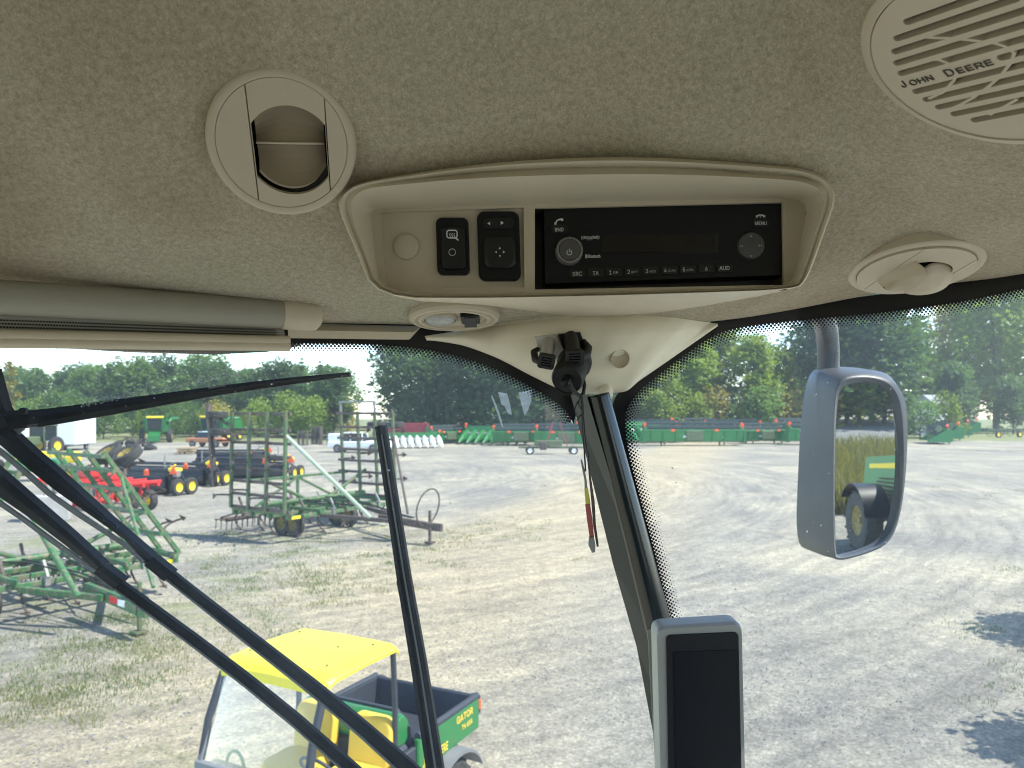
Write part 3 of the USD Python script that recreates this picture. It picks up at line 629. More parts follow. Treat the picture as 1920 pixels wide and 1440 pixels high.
# ---------------------------------------------------------------- radio
RD = FD + .004
rad_ = thing("radio", "black radio with silver power knob and row of buttons in the overhead console", "radio", U(1237, 460, RD), world=True)
rb = pad(np.array([(1016, 400), (1019, 398), (1458, 387), (1461, 390), (1459, 521), (1456, 524), (1022, 540), (1018, 537)], float), RD + .012, .012, .0012, M["black"], "front_panel", rad_)
pad(rr(1128, 440, 1348, 474, 3, skew=-.02), RD, .0005, .0003, M["lcd"], "display", rad_)
obj("display_edge", MB().hull(np.array([U(1339, 438, RD - .0006), U(1347, 436, RD - .0006), U(1347, 472, RD - .0006), U(1339, 471, RD - .0006), U(1343, 455, RD - .001)])), M["button"], rad_)
kb = disc(1066.5, 473, RD, 25.5, [(1.0, 0), (1.0, .006), (.94, .0085), (.86, .0092), (.80, .0085), (.79, .0078)], M["silver"], "power_knob", rad_)
disc(1066.5, 473, RD, 20.2, [(1.0, .004), (1.0, .0083), (.95, .0089), (0.0, .0092)], pm("knob_face", (.10, .10, .095), .4, .05, 50, metal=.4), "knob_face", (kb, rad_))
dd = RD - .0094
ar = [(1067.5 + 4.6 * math.sin(a), 473.5 - 4.6 * math.cos(a)) for a in np.linspace(.55, 2 * np.pi - .55, 22)]
sign([pxline(ar, 1.2, dd), pxline([(1067.5, 466.5), (1067.5, 473)], 1.2, dd)], dd, M["print"], "power_symbol", (kb, rad_))
md = disc(1407.5, 461.5, RD, 25, [(1.04, 0), (1.0, .0016), (.96, .002), (0.0, .0023)], pm("dial_face", (.085, .09, .09), .35, .05, 50, metal=.3), "menu_dial", rad_)
dd = RD - .0025
sign([pxpoly([(1408, 440.5), (1405.5, 444), (1410.5, 444)], dd), pxpoly([(1408, 482.5), (1405.5, 479), (1410.5, 479)], dd), pxpoly([(1389, 461.5), (1392.5, 459.5), (1392.5, 463.5)], dd), pxline([(1387.3, 459.5), (1387.3, 463.5)], .9, dd),
      pxpoly([(1426, 460.5), (1422.5, 458.5), (1422.5, 462.5)], dd), pxline([(1427.8, 458.5), (1427.8, 462.5)], .9, dd)], dd, M["printgrey"], "dial_arrows", (md, rad_))
for i, (s, sub) in enumerate([("SRC", ""), ("TA", ""), ("1", "II▶"), ("2", "RPT"), ("3", "MIX"), ("4", "SCAN"), ("5", "SCRL"), ("6", ""), ("AUD", "")]):
    x = 1082 + 34.5 * i; y = 513.5 - 1.35 * i
    b = pad(rr(x - 15, y - 8, x + 15, y + 8, 3, skew=0), RD, .0011, .0004, M["button"], "button", rad_)
    w = {"SRC": 18, "TA": 11, "AUD": 19}.get(s, 4.2); x0 = x - w / 2 if not sub else x - 9.5
    pxtext(s, x0, y + 4, 7.4, RD - .0012, M["print"], "lettering", (b, rad_), 2.2, w)
    if sub == "II▶":
        d_ = RD - .0012; sign([pxline([(x - .5, y - 2.5), (x - .5, y + 3)], .9, d_), pxline([(x + 2, y - 2.5), (x + 2, y + 3)], .9, d_), pxpoly([(x + 4, y - 3), (x + 8, y), (x + 4, y + 3)], d_)], d_, M["printgrey"], "pause_symbol", (b, rad_))
    elif sub:
        pxtext(sub, x - 2.5, y + 3, 4.0, RD - .0012, M["printgrey"], "small_lettering", (b, rad_), 2.2, 12 if len(sub) == 3 else 14)
b = pad(rr(1033, 422, 1064, 438, 7), RD, .001, .0004, M["button"], "button", rad_); pxtext("BND", 1040, 434, 6.6, RD - .0011, M["print"], "lettering", (b, rad_), 1.5, 16)
b = pad(rr(1411, 410, 1442, 426, 7), RD, .001, .0004, M["button"], "button", rad_); pxtext("MENU", 1415, 422, 6.2, RD - .0011, M["print"], "lettering", (b, rad_), 1.5, 22)
sign([pxline([(1041, 420), (1044, 414), (1049, 411.5), (1055, 411.5)], 2.6, RD - .0002), pxpoly([(1039, 418), (1043, 417), (1043.5, 421), (1040, 422)], RD), pxpoly([(1051, 410), (1055.5, 410), (1056, 414.5), (1052, 414.5)], RD)], RD - .0002, M["print"], "phone_symbol", rad_)
sign([pxline([(1418, 406), (1422, 403.5), (1429, 403.5), (1433, 405.5)], 2.4, RD - .0002), pxpoly([(1417, 404), (1421, 404), (1421, 408), (1417, 408)], RD), pxpoly([(1430, 403.5), (1434, 403.5), (1434.5, 407.5), (1430.5, 407.5)], RD), pxpoly([(1425.5, 408.5), (1423.5, 406.3), (1427.5, 406.3)], RD)], RD - .0002, M["print"], "hang_up_symbol", rad_)
pxtext("((SiriusXM))", 1089, 448, 5.0, RD - .0003, M["print"], "lettering", rad_, 1.2, 34, True)
pxtext("READY", 1100, 450.5, 1.6, RD - .0003, M["printgrey"], "small_lettering", rad_, 1.2, 11)
sign([Polygon(xz(rr(1097, 477, 1101.5, 484.5, 2.2), RD)).difference(LineString(xz([(1098, 479), (1100.6, 482), (1099.3, 483.6), (1099.3, 478), (1100.6, 479.6), (1098, 482.4)], RD)).buffer(.00009))], RD - .0002, M["print"], "wireless_symbol", rad_)
pxtext("Bluetooth", 1103, 483.5, 5.6, RD - .0003, M["print"], "lettering", rad_, 1.0, 22, True)
for x, y in ((1023.5, 428), (1024.5, 513), (1449, 415), (1447, 502)):
    disc(x, y, RD, 3.4, [(1.0, .0001), (.9, .0004), (.6, .0004), (.5, -.0004), (0, -.0006)], M["dark"], "screw_hole", rad_, 14)

# ---------------------------------------------------------------- air vents
def vent(label, px, py, R, spin, tilt, out, lm, flaps=None, T=None):
    T = ceil_frame(px, py) if T is None else T
    if flaps:
        T = T.copy(); n2 = unit(T[:3, 2] + .10 * np.array([-1.0, 0, 0])); u2 = np.array([1.0, 0, 0]); u2 = unit(u2 - n2 * (u2 @ n2)); T[:3, 0], T[:3, 1], T[:3, 2] = u2, np.cross(n2, u2), n2; T[:3, 3] += n2 * .0035
    if not flaps:
        n2 = unit(T[:3, 2] * .45 + unit(np.array([0, 0, CH]) - T[:3, 3]) * .55); u2 = np.array([1.0, 0, 0]); u2 = unit(u2 - n2 * (u2 @ n2)); T[:3, 0], T[:3, 1], T[:3, 2] = u2, np.cross(n2, u2), n2; T[:3, 3] += n2 * .004
    t = thing("air_vent", label, "air vent", T[:3, 3], world=True, group=None)
    rz = trimesh.transformations.rotation_matrix(math.radians(spin), [0, 0, 1]); T = T @ rz
    n_, o = T[:3, 2], T[:3, 3]
    hk = .42 if flaps else 1.0
    obj("rim", MB().lathe([(R * 1.0, -.03), (R * 1.0, .003 * hk), (R * .985, .0052 * hk), (R * .95, .0066 * hk), (R * .90, .0070 * hk), (R * .872, .0066 * hk), (R * .868, .0035 * hk)], o, n_, 72), M["tan"], t, smooth=35)
    disk = shapely.Point(0, 0).buffer(R * .864, 48)
    xa, xb = -.40 * R, .60 * R
    hole = shapely.Point(.10 * R, -.08 * R).buffer(R * (.50 if flaps else .60), 40).intersection(shapely.box(xa + .0006, -R, xb - .0006, R))
    gp = .00035; Tb = T @ trimesh.transformations.translation_matrix([0, 0, .0025 - .0035 * (1 - hk)])
    for nm, bx in (("face_segment", shapely.box(-2 * R, -R, xa - gp, R)), ("face_segment", shapely.box(xb + gp, -R, 2 * R, R)), ("centre_band", shapely.box(xa + gp, -R, xb - gp, R))):
        g = disk.intersection(bx)
        if nm == "centre_band": g = g.difference(hole)
        obj(nm, MB().extrude(g, .004, Tb), M["tan"], t)
    obj("duct", MB().lathe([(R * .86, .0024), (R * .66, .002), (R * .62, -.02), (0, -.021)], o + T[:3, 0] * .1 * R * .3, n_, 40), M["dark"], t, smooth=30)
    if flaps:
        for fl in flaps:
            def hit(x, y, h):
                r_ = U(x, y, 1.0) - [0, 0, CH]; c_ = np.array([0, 0, CH]); k_ = ((o + n_ * h - c_) @ n_) / (r_ @ n_); return c_ + r_ * k_
            fl = chaikin(fl, 2); Q = np.array([hit(*q) for q in fl]); c_ = Q.mean(0) + n_ * .0016; cen = fl.mean(0)
            mid = np.array([hit(*q) for q in fl * .55 + cen * .45]) + n_ * .0012; m_ = len(Q)
            mb = MB().strip(mid, Q, True).strip(Q, Q - n_ * .0022, True).raw(np.vstack([mid, [c_]]), [(i, (i + 1) % m_, m_) for i in range(m_)])
            vv2, ff2 = mb.mesh(); t2 = trimesh.Trimesh(vv2, ff2); t2.merge_vertices(); obj("louvre", t2, M[lm], t, smooth=50)
        return t
    # two curved louvres across the opening
    for k, yc in enumerate((.24, -.36)):
        A = []; m = 18
        for i in range(m + 1):
            x = (xa + .0018) + (xb - xa - .0036) * i / m; xr = x - .10 * R
            lim = math.sqrt(max((.585 * R) ** 2 - xr ** 2, 0))
            if k == 0: y1, y0 = lim - .08 * R, .0 * R - .02 * R
            else: y1, y0 = -.06 * R, -lim - .08 * R + .03 * R
            A.append((x, y0, y1))
        A = np.array(A); ym = A[:, 1:].mean()
        Rm = trimesh.transformations.rotation_matrix(math.radians(tilt), [1, 0, 0])
        st = []
        for j in range(7):
            s = j / 6; y = A[:, 1] + (A[:, 2] - A[:, 1]) * s
            bulge = -.0035 * (1 - (2 * s - 1) ** 2) - .002 * ((A[:, 0] - A[:, 0].mean()) / (.5 * R)) ** 2
            Q = np.c_[A[:, 0], y - ym, bulge, np.ones(len(y))] @ Rm.T
            Q[:, 1] += ym; Q[:, 2] += out; st.append(Q)
        mb = MB()
        for dz in (0, -.0016):
            for a, b in zip(st[:-1], st[1:]):
                a2, b2 = a.copy(), b.copy(); a2[:, 2] += dz; b2[:, 2] += dz
                mb.strip((a2 @ T.T)[:, :3], (b2 @ T.T)[:, :3])
        for a in (st[0], st[-1]):
            a2 = a.copy(); a2[:, 2] -= .0016; mb.strip((a @ T.T)[:, :3], (a2 @ T.T)[:, :3])
        lp = obj("louvre", mb, M[lm], t, smooth=40)
        e = st[0].copy(); e[:, 2] += .0004
        obj("louvre_lip", MB().tube((e @ T.T)[:, :3], .00085, 6), M["beige"], (lp, t), smooth=True)
    return t
vent("round beige air vent with nearly shut louvres left of the overhead console", 531, 264, .0455, -4, -10, -.0036, "louvre")
vent("round beige air vent with louvres turned out right of the overhead console", 1714, 494, .0488, -8, 46, .0145, "tan", [[(1640, 521, .002), (1655, 505, .001), (1680, 494, .001), (1704, 489, .003), (1722, 497, .008), (1741, 513, .016), (1730, 527, .018), (1712, 539, .019), (1692, 547, .019), (1664, 546, .016), (1650, 535, .008)], [(1690, 548, .015), (1708, 531, .011), (1728, 510, .006), (1744, 498, .003), (1766, 496, .001), (1786, 503, .002), (1788, 518, .006), (1780, 534, .010), (1764, 546, .014), (1740, 553, .017), (1712, 554, .017)]])

# ---------------------------------------------------------------- speaker
T = ceil_frame(1862, 108)
sp = thing("speaker", "round beige ceiling speaker with slotted grille above the right window", "speaker", T[:3, 3], world=True)
o, n_ = T[:3, 3], T[:3, 2]; R = 246 / FL * o[1]
# image-aligned slot direction on the surface
def on_plane(px, py):
    r = U(px, py, 1.0) - [0, 0, CH]; k = ((o - [0, 0, CH]) @ n_) / (r @ n_); return np.array([0, 0, CH]) + r * k
u = unit(on_plane(1870, 106) - on_plane(1700, 152)); v = np.cross(n_, u); T = T.copy(); T[:3, 0], T[:3, 1] = u, v
obj("rim", MB().lathe([(R, -.012), (R, .0015), (R * .985, .0035), (R * .94, .0048), (R * .905, .0051), (R * .897, .003)], o, n_, 96), M["tan"], sp, smooth=35)
plate = shapely.Point(0, 0).buffer(R * .893, 64)
def loc2(px, py):
    q = on_plane(px, py) - o; return np.array([q @ u, q @ v])
slots = []
xl = lambda y: -math.sqrt(max((R * .68) ** 2 - y ** 2, 0))
ybar = loc2(1785, 121)[1]
pitch = R * .118; k = 0
for k in range(-9, 10):
    y = ybar + (k + .0) * pitch
    if abs(y) > R * .66: continue
    w = math.sqrt((R * .70) ** 2 - y ** 2)
    x0 = -w
    if k == 0: x0 = loc2(1888, 96)[0]
    slots.append(LineString([(x0, y), (w, y)]).buffer(R * .032))
gr = plate.difference(shapely.union_all(slots))
# thin slanted stays of the ornament bridging the slots
def stay(P): return LineString([tuple(loc2(*p)) for p in P]).buffer(.0008, cap_style="flat")
st_ = [[(1745, 56), (1790, 57), (1835, 61), (1875, 66), (1898, 74), (1910, 85), (1904, 102), (1886, 126), (1862, 148), (1838, 165)], [(1738, 98), (1768, 98), (1792, 107), (1800, 122), (1796, 138), (1775, 160), (1748, 172)],
       [(1788, 192), (1812, 181), (1838, 166)], [(1862, 202), (1888, 188), (1915, 172)]]
gr = gr.union(shapely.union_all([stay(P).intersection(plate) for P in st_]))
obj("grille", MB().extrude(gr, .0045, T @ trimesh.transformations.translation_matrix([0, 0, -.0001])), M["tan"], sp)
obj("cone", MB().lathe([(R * .88, -.003), (R * .8, -.011), (0, -.013)], o, n_, 40), M["dark"], sp)
def on_face(text, px, py, cap, width, small=None):
    pos = loc2(px, py); t = meshkit.text_mesh(text, cap, .0007, False); vv_ = np.array(t.vertices)
    vv_[:, 0] *= width / vv_[:, 0].max()
    vv_ += [pos[0], pos[1], .0042]; vv_ = vv_ @ T[:3, :3].T + T[:3, 3]
    obj("lettering", MB().raw(vv_, np.asarray(t.faces)), M["brown"], sp)
mm = np.linalg.norm(loc2(1869, 106) - loc2(1700, 151)) / 175
on_face("J", 1700, 151, 17 * mm, 11 * mm); on_face("OHN", 1716, 147, 13 * mm, 49 * mm); on_face("D", 1783, 130, 17 * mm, 18 * mm); on_face("EERE", 1804, 124, 13 * mm, 66 * mm)

# ---------------------------------------------------------------- dome lamp
T = ceil_frame(852, 588); o, u, v, n_ = T[:3, 3], T[:3, 0], T[:3, 1], T[:3, 2]
dl = thing("ceiling_lamp", "small oval dome lamp with black switch under the console", "lamp", o, world=True)
def oval(a, b, h, m=64):
    t = np.linspace(0, 2 * np.pi, m, endpoint=False); return o + np.cos(t)[:, None] * u * a + np.sin(t)[:, None] * v * b + n_ * h
mb = MB(); lp = [oval(.0405, .033, -.01), oval(.0405, .033, .004), oval(.0385, .031, .0065), oval(.0355, .0285, .007), oval(.0345, .0275, .005), oval(.0335, .0268, .005), oval(.032, .0255, .0068), oval(.029, .023, .007), oval(.0278, .022, .0045), oval(.0005, .0005, .0045)]
for a, b in zip(lp[:-1], lp[1:]): mb.strip(a, b, True)
obj("bezel", mb, M["tan"], dl, smooth=35)
q = o - u * .0125 + n_ * .005 + v * .003
obj("lens_ring", MB().lathe([(.0158, -.004), (.0158, .002), (.0150, .0032), (.0140, .002)], q, n_, 32), M["tan"], dl, smooth=35)
obj("lens", MB().lathe([(.0142, -.004), (.0141, .001), (.012, .0035), (.0075, .005), (0, .0056)], q, n_, 32), M["clearlens"], dl, smooth=True)
q = o + u * .0142 + n_ * .0048 + v * .003
Tq = T.copy(); Tq[:3, 3] = q
mb = MB().box((0, 0, 0), (.0165, .022, .006), .0008); vv_, ff_ = mb.mesh()
swp = obj("switch", MB().raw(vv_ @ Tq[:3, :3].T + Tq[:3, 3], ff_), M["black"], dl)
mb = MB().hull([(x, y, z) for x in (-.0055, .0055) for y, z in ((-.008, .0), (-.008, .007), (-.003, .0045), (.008, .0035), (.008, 0))]); vv_, ff_ = mb.mesh()
obj("rocker", MB().raw(vv_ @ Tq[:3, :3].T + Tq[:3, 3], ff_), M["button"], (swp, dl))

# ---------------------------------------------------------------- roller blind
P0, P1 = U(0, 557, .535), U(530, 588, .632); dirr = unit(P1 - P0); Pm = P0 - dirr * .34
bl = thing("roller_blind", "grey beige roller sun blind wound up over the windshield", "sun blind", P0, world=True)
obj("cassette", MB().tube([Pm, P1], .0126, 40), pm("blind_cassette", (.30, .29, .235), .45, .04, 20, .2, 1500, bdist=.0004), bl, smooth=40)
P2 = P1 + dirr * .032
mb = MB().lathe([(.0, -.0005), (.0130, -.0005), (.0134, .002), (.0134, .024), (.0126, .028), (.009, .0315), (0, .032)], P1, dirr, 40)
obj("end_cap", mb, M["tan"], bl, smooth=40)
def line(pxa, pya, da, pxb, pyb, db, t): return U(pxa, pya, da) * (1 - t) + U(pxb, pyb, db) * t
fa = [line(0, 588, .545, 530, 611, .640, t) for t in (-1.45, 0, 1)]; fb = [line(0, 622, .546, 535, 635, .641, t) for t in (-1.45, 0, 1)]
blm = pm("blind_fabric", (.30, .29, .24), .8, .05, 40)
bf = obj("blind_fabric", MB().strip(fb, fa).strip(np.array(fa) + [0, .0012, 0], np.array(fb) + [0, .0012, 0]), blm, bl)
dots = MB(); ang = np.arange(7) / 7 * 2 * np.pi
for r in range(4):
    for i in range(255):
        t = -1.42 + (i + .5 * (r % 2)) / 255 * 2.39
        a, b = line(0, 588, .545, 530, 611, .640, t), line(0, 622, .546, 535, 635, .641, t)
        c = a + (b - a) * (.36 + .19 * r) + [0, -.0005, 0]; dz = unit(b - a); dxv = dirr
        dots.raw(c + np.cos(ang)[:, None] * dxv * .00075 + np.sin(ang)[:, None] * dz * .00075, [(0, k, k + 1) for k in range(1, 6)])
obj("perforations", dots, M["dark"], (bf, bl), kind="stuff")
mb = MB()
for j, (za, zb) in enumerate(((-.4, .42), (.5, 1.0))):
    A = [line(0, 618, .542, 543, 632, .637, t) for t in (-1.5, 1)]; B = [line(0, 651, .542, 543, 656, .637, t) for t in (-1.5, 1)]
    c0_, c1_ = [a + (b - a) * (.30 if j == 0 else .72) for a, b in zip(A, B)]
    mb.tube([c0_, c1_], .0043 if j == 0 else .0042, 24)
obj("bottom_bar", mb, M["tan"], bl, smooth=40)
# ---------------------------------------------------------------- plugs, cord and hanging tool at the corner
pl = thing("power_socket", "twin power sockets with open caps, one pale and one black, on the corner panel", "power socket", U(1045, 650, .64), world=True)
def quadp(P, d, th, mat, name, parent, tw=0.0):
    A = np.array([U(x, y, d_) for (x, y), d_ in zip(P, d)]); n_ = unit(np.cross(A[1] - A[0], A[-1] - A[0])); n_ = n_ if n_[1] < 0 else -n_
    return obj(name, MB().hull(np.vstack([A, A - n_ * th])), mat, parent)
dP = panel_d(1045, 650) - .006
w1 = quadp([(1003, 632), (1042, 628), (1058, 660), (1056, 672), (1014, 672)], [dP - .004, dP - .004, dP - .002, dP, dP], .006, pm("pale_socket_plate", (.52, .52, .50), .4, .05, 20), "socket_plate", pl)
w2 = quadp([(1047, 627), (1088, 623), (1098, 650), (1094, 664), (1060, 664)], [dP - .004, dP - .004, dP - .002, dP, dP], .006, M["black"], "socket_plate", pl, )
def plug(p0, p1, r, body, lab):
    ax = unit(p1 - p0)
    b = obj("plug", MB().lathe([(0, 0), (r, 0), (r * .98, np.linalg.norm(p1 - p0) * .7), (r * 1.05, np.linalg.norm(p1 - p0)), (0, np.linalg.norm(p1 - p0))], p0, ax, 24), body, pl, smooth=40, label=lab)
    a = unit(np.cross(ax, [0, 1.0, 0])) ; a = a if a[0] > 0 else -a; bb = np.cross(a, ax)
    T_ = np.eye(4); T_[:3, 0], T_[:3, 1], T_[:3, 2], T_[:3, 3] = a, bb, ax, p1
    sq = Polygon(rr(-r * 1.25, -r * 1.15, r * 1.25, r * 1.15, r * .45))
    for k in range(4): sq = sq.difference(shapely.box(-r * .75, -r * .8 + k * r * .42, r * .75, -r * .8 + k * r * .42 + r * .2))
    c = obj("plug_cap", MB().extrude(sq, .004, T_), M["rubber"], (b, pl))
    return b
plug(U(1029, 642, dP - .004), U(1025, 675, dP - .030), .0058, pm("pale_plug", (.36, .35, .32), .45, .05, 20), "pale grey plug")
plug(U(1070, 632, dP - .004), U(1077, 668, dP - .032), .0064, M["black"], "black plug")
mb = MB().tube([U(1008, 655, dP - .002), U(1001, 660, dP - .012), U(1004, 674, dP - .02), U(1016, 680, dP - .03)], [.0022, .003, .0034, .003], 10)
obj("cap_strap", mb, M["rubber"], pl, smooth=True)
mb = MB().tube([U(1094, 640, dP - .002), U(1103, 652, dP - .010), U(1100, 664, dP - .02), U(1086, 672, dP - .03)], [.0026, .0036, .004, .003], 10)
obj("cap_strap", mb, M["rubber"], pl, smooth=True)
bs = thing("round_socket", "round black socket with rubber cap and looped strap on the corner panel", "power socket", U(1070, 690, .63), world=True)
pa, pb = U(1078, 678, dP + .002), U(1063, 713, dP - .034); ax = unit(pb - pa); Ln = np.linalg.norm(pb - pa)
obj("body", MB().lathe([(0, 0), (.0155, 0), (.0155, .006), (.0135, .008), (.0132, Ln * .5), (.0142, Ln * .55), (.0142, Ln * .9), (.0126, Ln), (.0118, Ln * .97), (.006, Ln * .95), (0, Ln * .95)], pa, ax, 36), M["rubber"], bs, smooth=35)
obj("cap_knob", MB().lathe([(.0045, -.003), (.0042, .006), (.003, .0085), (0, .009)], pb, ax, 20), M["black"], bs, smooth=35)
obj("strap", MB().tube([U(1066, 712, dP - .04), U(1072, 726, dP - .036), U(1080, 737, dP - .03), U(1087, 742, dP - .028), U(1094, 738, dP - .028), U(1096, 722, dP - .026), U(1091, 700, dP - .018), U(1089, 684, dP - .01)], .0017, 8), M["rubber"], bs, smooth=True)
hd = .62
hc = thing("hanging_tool", "slim red and yellow pocket tool hanging on a knotted black cord beside the corner post", "tool", U(1100, 950, hd), world=True)
mb = MB()
def pxtube(P, r, d=hd): mb.tube([U(x, y, d) for x, y in P], r, 7)
pxtube([(1088, 740), (1090, 752), (1091, 768), (1092, 800), (1096, 850), (1098, 884)], .0007)
pxtube([(1091, 741), (1093, 760), (1094, 782), (1098, 830), (1101, 845), (1104, 850), (1104, 862)], .0007, hd + .002)
pxtube([(1088, 742), (1084, 756), (1090, 768)], .0005); pxtube([(1083, 754), (1079, 762), (1077, 769)], .0006); pxtube([(1088, 778), (1083, 786)], .0006)
pxtube([(1090, 776), (1093, 782)], .0014); pxtube([(1082, 753), (1086, 756)], .0012)
obj("cord", mb, M["rubber"], hc, smooth=True)
def blade(C, w, d, th, mat, name, parent):
    C = np.array(C, float); t = np.gradient(C, axis=0); t /= np.linalg.norm(t, axis=1, keepdims=True); n_ = np.c_[-t[:, 1], t[:, 0]]; w = np.array(w)[:, None]
    A, B = C + n_ * w / 2, C - n_ * w / 2
    a, b = np.array([U(x, y, d) for x, y in A]), np.array([U(x, y, d) for x, y in B]); e = np.array([0, th, 0])
    return obj(name, MB().strip(a, b).strip(b, b + e).strip(b + e, a + e).strip(a + e, a).raw(np.array([a[0], b[0], b[0] + e, a[0] + e]), [(0, 1, 2, 3)]).raw(np.array([a[-1], b[-1], b[-1] + e, a[-1] + e]), [(3, 2, 1, 0)]), mat, parent)
blade([(1090, 862), (1094, 880), (1098, 900), (1099, 915)], [3, 4, 4, 5], hd, .002, M["steel"], "metal_tip", hc)
blade([(1099, 915), (1101, 930), (1103, 945)], [6, 8, 9], hd, .0025, pm("faded_yellow", (.50, .42, .08), .5, .1, 30), "yellow_sleeve", hc)
blade([(1102, 945), (1106, 975), (1110, 1008)], [9, 10, 8], hd, .0025, pm("faded_red_grip", (.30, .07, .06), .5, .1, 30), "red_grip", hc)
blade([(1109, 1006), (1110, 1022), (1113, 1036)], [9, 13, 6], hd, .0025, M["steel"], "ring_end", hc)
blade([(1103, 862), (1107, 900), (1112, 940), (1115, 985), (1121, 1025)], [3, 4, 6, 5, 4], hd + .006, .002, M["rust"], "dark_blade", hc)

# ---------------------------------------------------------------- corner display
mn = thing("display_monitor", "upright display with dark screen and grey frame in front of the corner post", "monitor", U(1315, 1440, .6), world=True)
case = pm("display_case", (.27, .265, .235), .45, .04, 25, .2, 1500, bdist=.0004)
D0 = .585
def slab(P, d0, d1, ins, mat, name, parent):
    P = np.array(P, float); c = P.mean(0); rows_ = []
    for d, k in ((d0, 1 - ins), (d0 + .003, 1), (d1, 1)):
        Q = c + (P - c) * (1 - (1 - k) * 1.0); z = U(0, 0, d)
        rows_.append(np.array([[(x - CX) / FL * d0, d, CH + (HZ - y) / FL * d0] for x, y in Q]))
    return obj(name, MB().hull(np.vstack(rows_)), mat, parent, smooth=35)
def rq(P, r=9, k=6):
    P = np.array(P, float); out = []
    for i in range(len(P)):
        a, b, c = P[i - 1], P[i], P[(i + 1) % len(P)]
        p, q_ = b + unit(a - b) * r, b + unit(c - b) * r
        for t in np.linspace(0, 1, k): out.append((1 - t) ** 2 * p + 2 * t * (1 - t) * b + t * t * q_)
    return np.array(out)
slab(rq([(1230, 1176), (1392, 1166), (1404, 1700), (1244, 1700)], 18), D0, D0 + .022, .018, case, "case", mn)
scr = slab(rq([(1249, 1190), (1385, 1184), (1396, 1690), (1258, 1690)], 10), D0 - .0012, D0 + .002, .006, M["black"], "bezel", mn)
slab(rq([(1263, 1222), (1384, 1218), (1394, 1680), (1270, 1680)], 3), D0 - .0018, D0 + .002, .003, M["screen"], "screen", (scr, mn))
P = np.array([(1214, 1182), (1262, 1170), (1275, 1700), (1243, 1700)], float)
obj("back_cover", MB().hull(np.vstack([[U(x, y, .612) for x, y in P], [U(x, y, .64) for x, y in P * .999 + 1]])), pm("display_back", (.36, .35, .30), .5, .05, 25), mn)

obj("mount_arm", MB().bar(U(1300, 1500, .63), U(1335, 1560, .69), .035), M["black"], mn)

# ---------------------------------------------------------------- windshield wipers outside the glass
def ribbon(A, B, off, th, ridge, mb, dd=None):
    """A long pressed-steel section between two pixel edges, standing off the glass, with a raised middle."""
    A, B = np.array(A, float), np.array(B, float)
    s = np.linspace(0, 1, 40)
    la = np.r_[0, np.cumsum(np.linalg.norm(np.diff(A, axis=0), axis=1))]; lb = np.r_[0, np.cumsum(np.linalg.norm(np.diff(B, axis=0), axis=1))]
    A = np.stack([np.interp(s, la / la[-1], A[:, k]) for k in (0, 1)], 1); B = np.stack([np.interp(s, lb / lb[-1], B[:, k]) for k in (0, 1)], 1)
    C = (A + B) / 2
    a, b, c = W(A[:, 0], A[:, 1], off), W(B[:, 0], B[:, 1], off), W(C[:, 0], C[:, 1], off - ridge)
    e = np.array([0, th, 0])
    mb.strip(a, c).strip(c, b).strip(b, b + e).strip(b + e, a + e).strip(a + e, a)
    for k in (0, -1): mb.raw(np.array([a[k], c[k], b[k], b[k] + e, a[k] + e]), [(0, 1, 2), (0, 2, 3), (0, 3, 4)])
    return mb
wp = thing("parallel_arm_wiper", "black twin arm windshield wiper with its blade across the upper left glass", "wiper", W(200, 980, .04), world=True)
obj("arm", ribbon([(-60, 745), (12, 802), (60, 846), (115, 893), (200, 970), (282, 1040), (288, 1048)], [(-60, 792), (0, 834), (55, 881), (104, 920), (155, 956), (234, 1012), (268, 1050)], .035, .012, .004, MB()), M["wiper"], wp, label="upper wiper arm")
obj("arm", ribbon([(-60, 838), (0, 888), (60, 940), (130, 1000), (186, 1052), (193, 1060)], [(-60, 893), (0, 933), (44, 963), (104, 1008), (162, 1053), (178, 1069)], .035, .012, .004, MB()), M["wiper"], wp, label="lower wiper arm")
for A, B in (([(-60, 800), (0, 842), (55, 888), (100, 928), (150, 962), (230, 1016), (268, 1052)], [(-60, 812), (0, 853), (40, 886), (85, 927), (140, 966), (228, 1023), (266, 1056)]),
             ([(-60, 900), (0, 940), (40, 968), (100, 1012), (160, 1056), (178, 1070)], [(-60, 912), (0, 950), (36, 974), (96, 1019), (155, 1060), (175, 1073)])):
    obj("arm_flange", ribbon(A, B, .028, .003, 0, MB()), M["wiperside"], wp)
def rod(C, w):
    C = np.array(C, float); t = np.gradient(C, axis=0); t /= np.linalg.norm(t, axis=1, keepdims=True); n_ = np.c_[t[:, 1], -t[:, 0]]; w = np.array(w)[:, None] / 2
    return C + n_ * w, C - n_ * w
for C, w in (([(270, 1042), (293, 1060), (360, 1113), (470, 1199), (585, 1288), (680, 1367), (763, 1440), (870, 1540), (990, 1660)], [17, 18, 18, 20, 22, 24, 27, 29, 31]), ([(178, 1066), (205, 1086), (280, 1141), (360, 1199), (460, 1275), (555, 1352), (655, 1440), (770, 1540), (900, 1660)], [17, 18, 18, 18, 19, 20, 21, 23, 25])):
    A, B = rod(C, w); obj("rod", ribbon(A, B, .036, .006, .002, MB()), M["wiper"], wp)
    obj("rod_flange", ribbon(B, B + (B - A) * .16, .034, .002, 0, MB()), M["wiperside"], wp)
for A, B in (([(288, 1045), (323, 1073)], [(270, 1060), (307, 1090)]), ([(194, 1061), (230, 1088)], [(176, 1075), (214, 1105)])):
    obj("rod_sleeve", ribbon(A, B, .033, .012, .002, MB()), M["wiper"], wp)
mb = ribbon([(-14, 690), (-2, 735), (6, 762), (14, 776)], [(-60, 690), (-46, 740), (-40, 800), (-36, 820)], .034, .012, .002, MB())
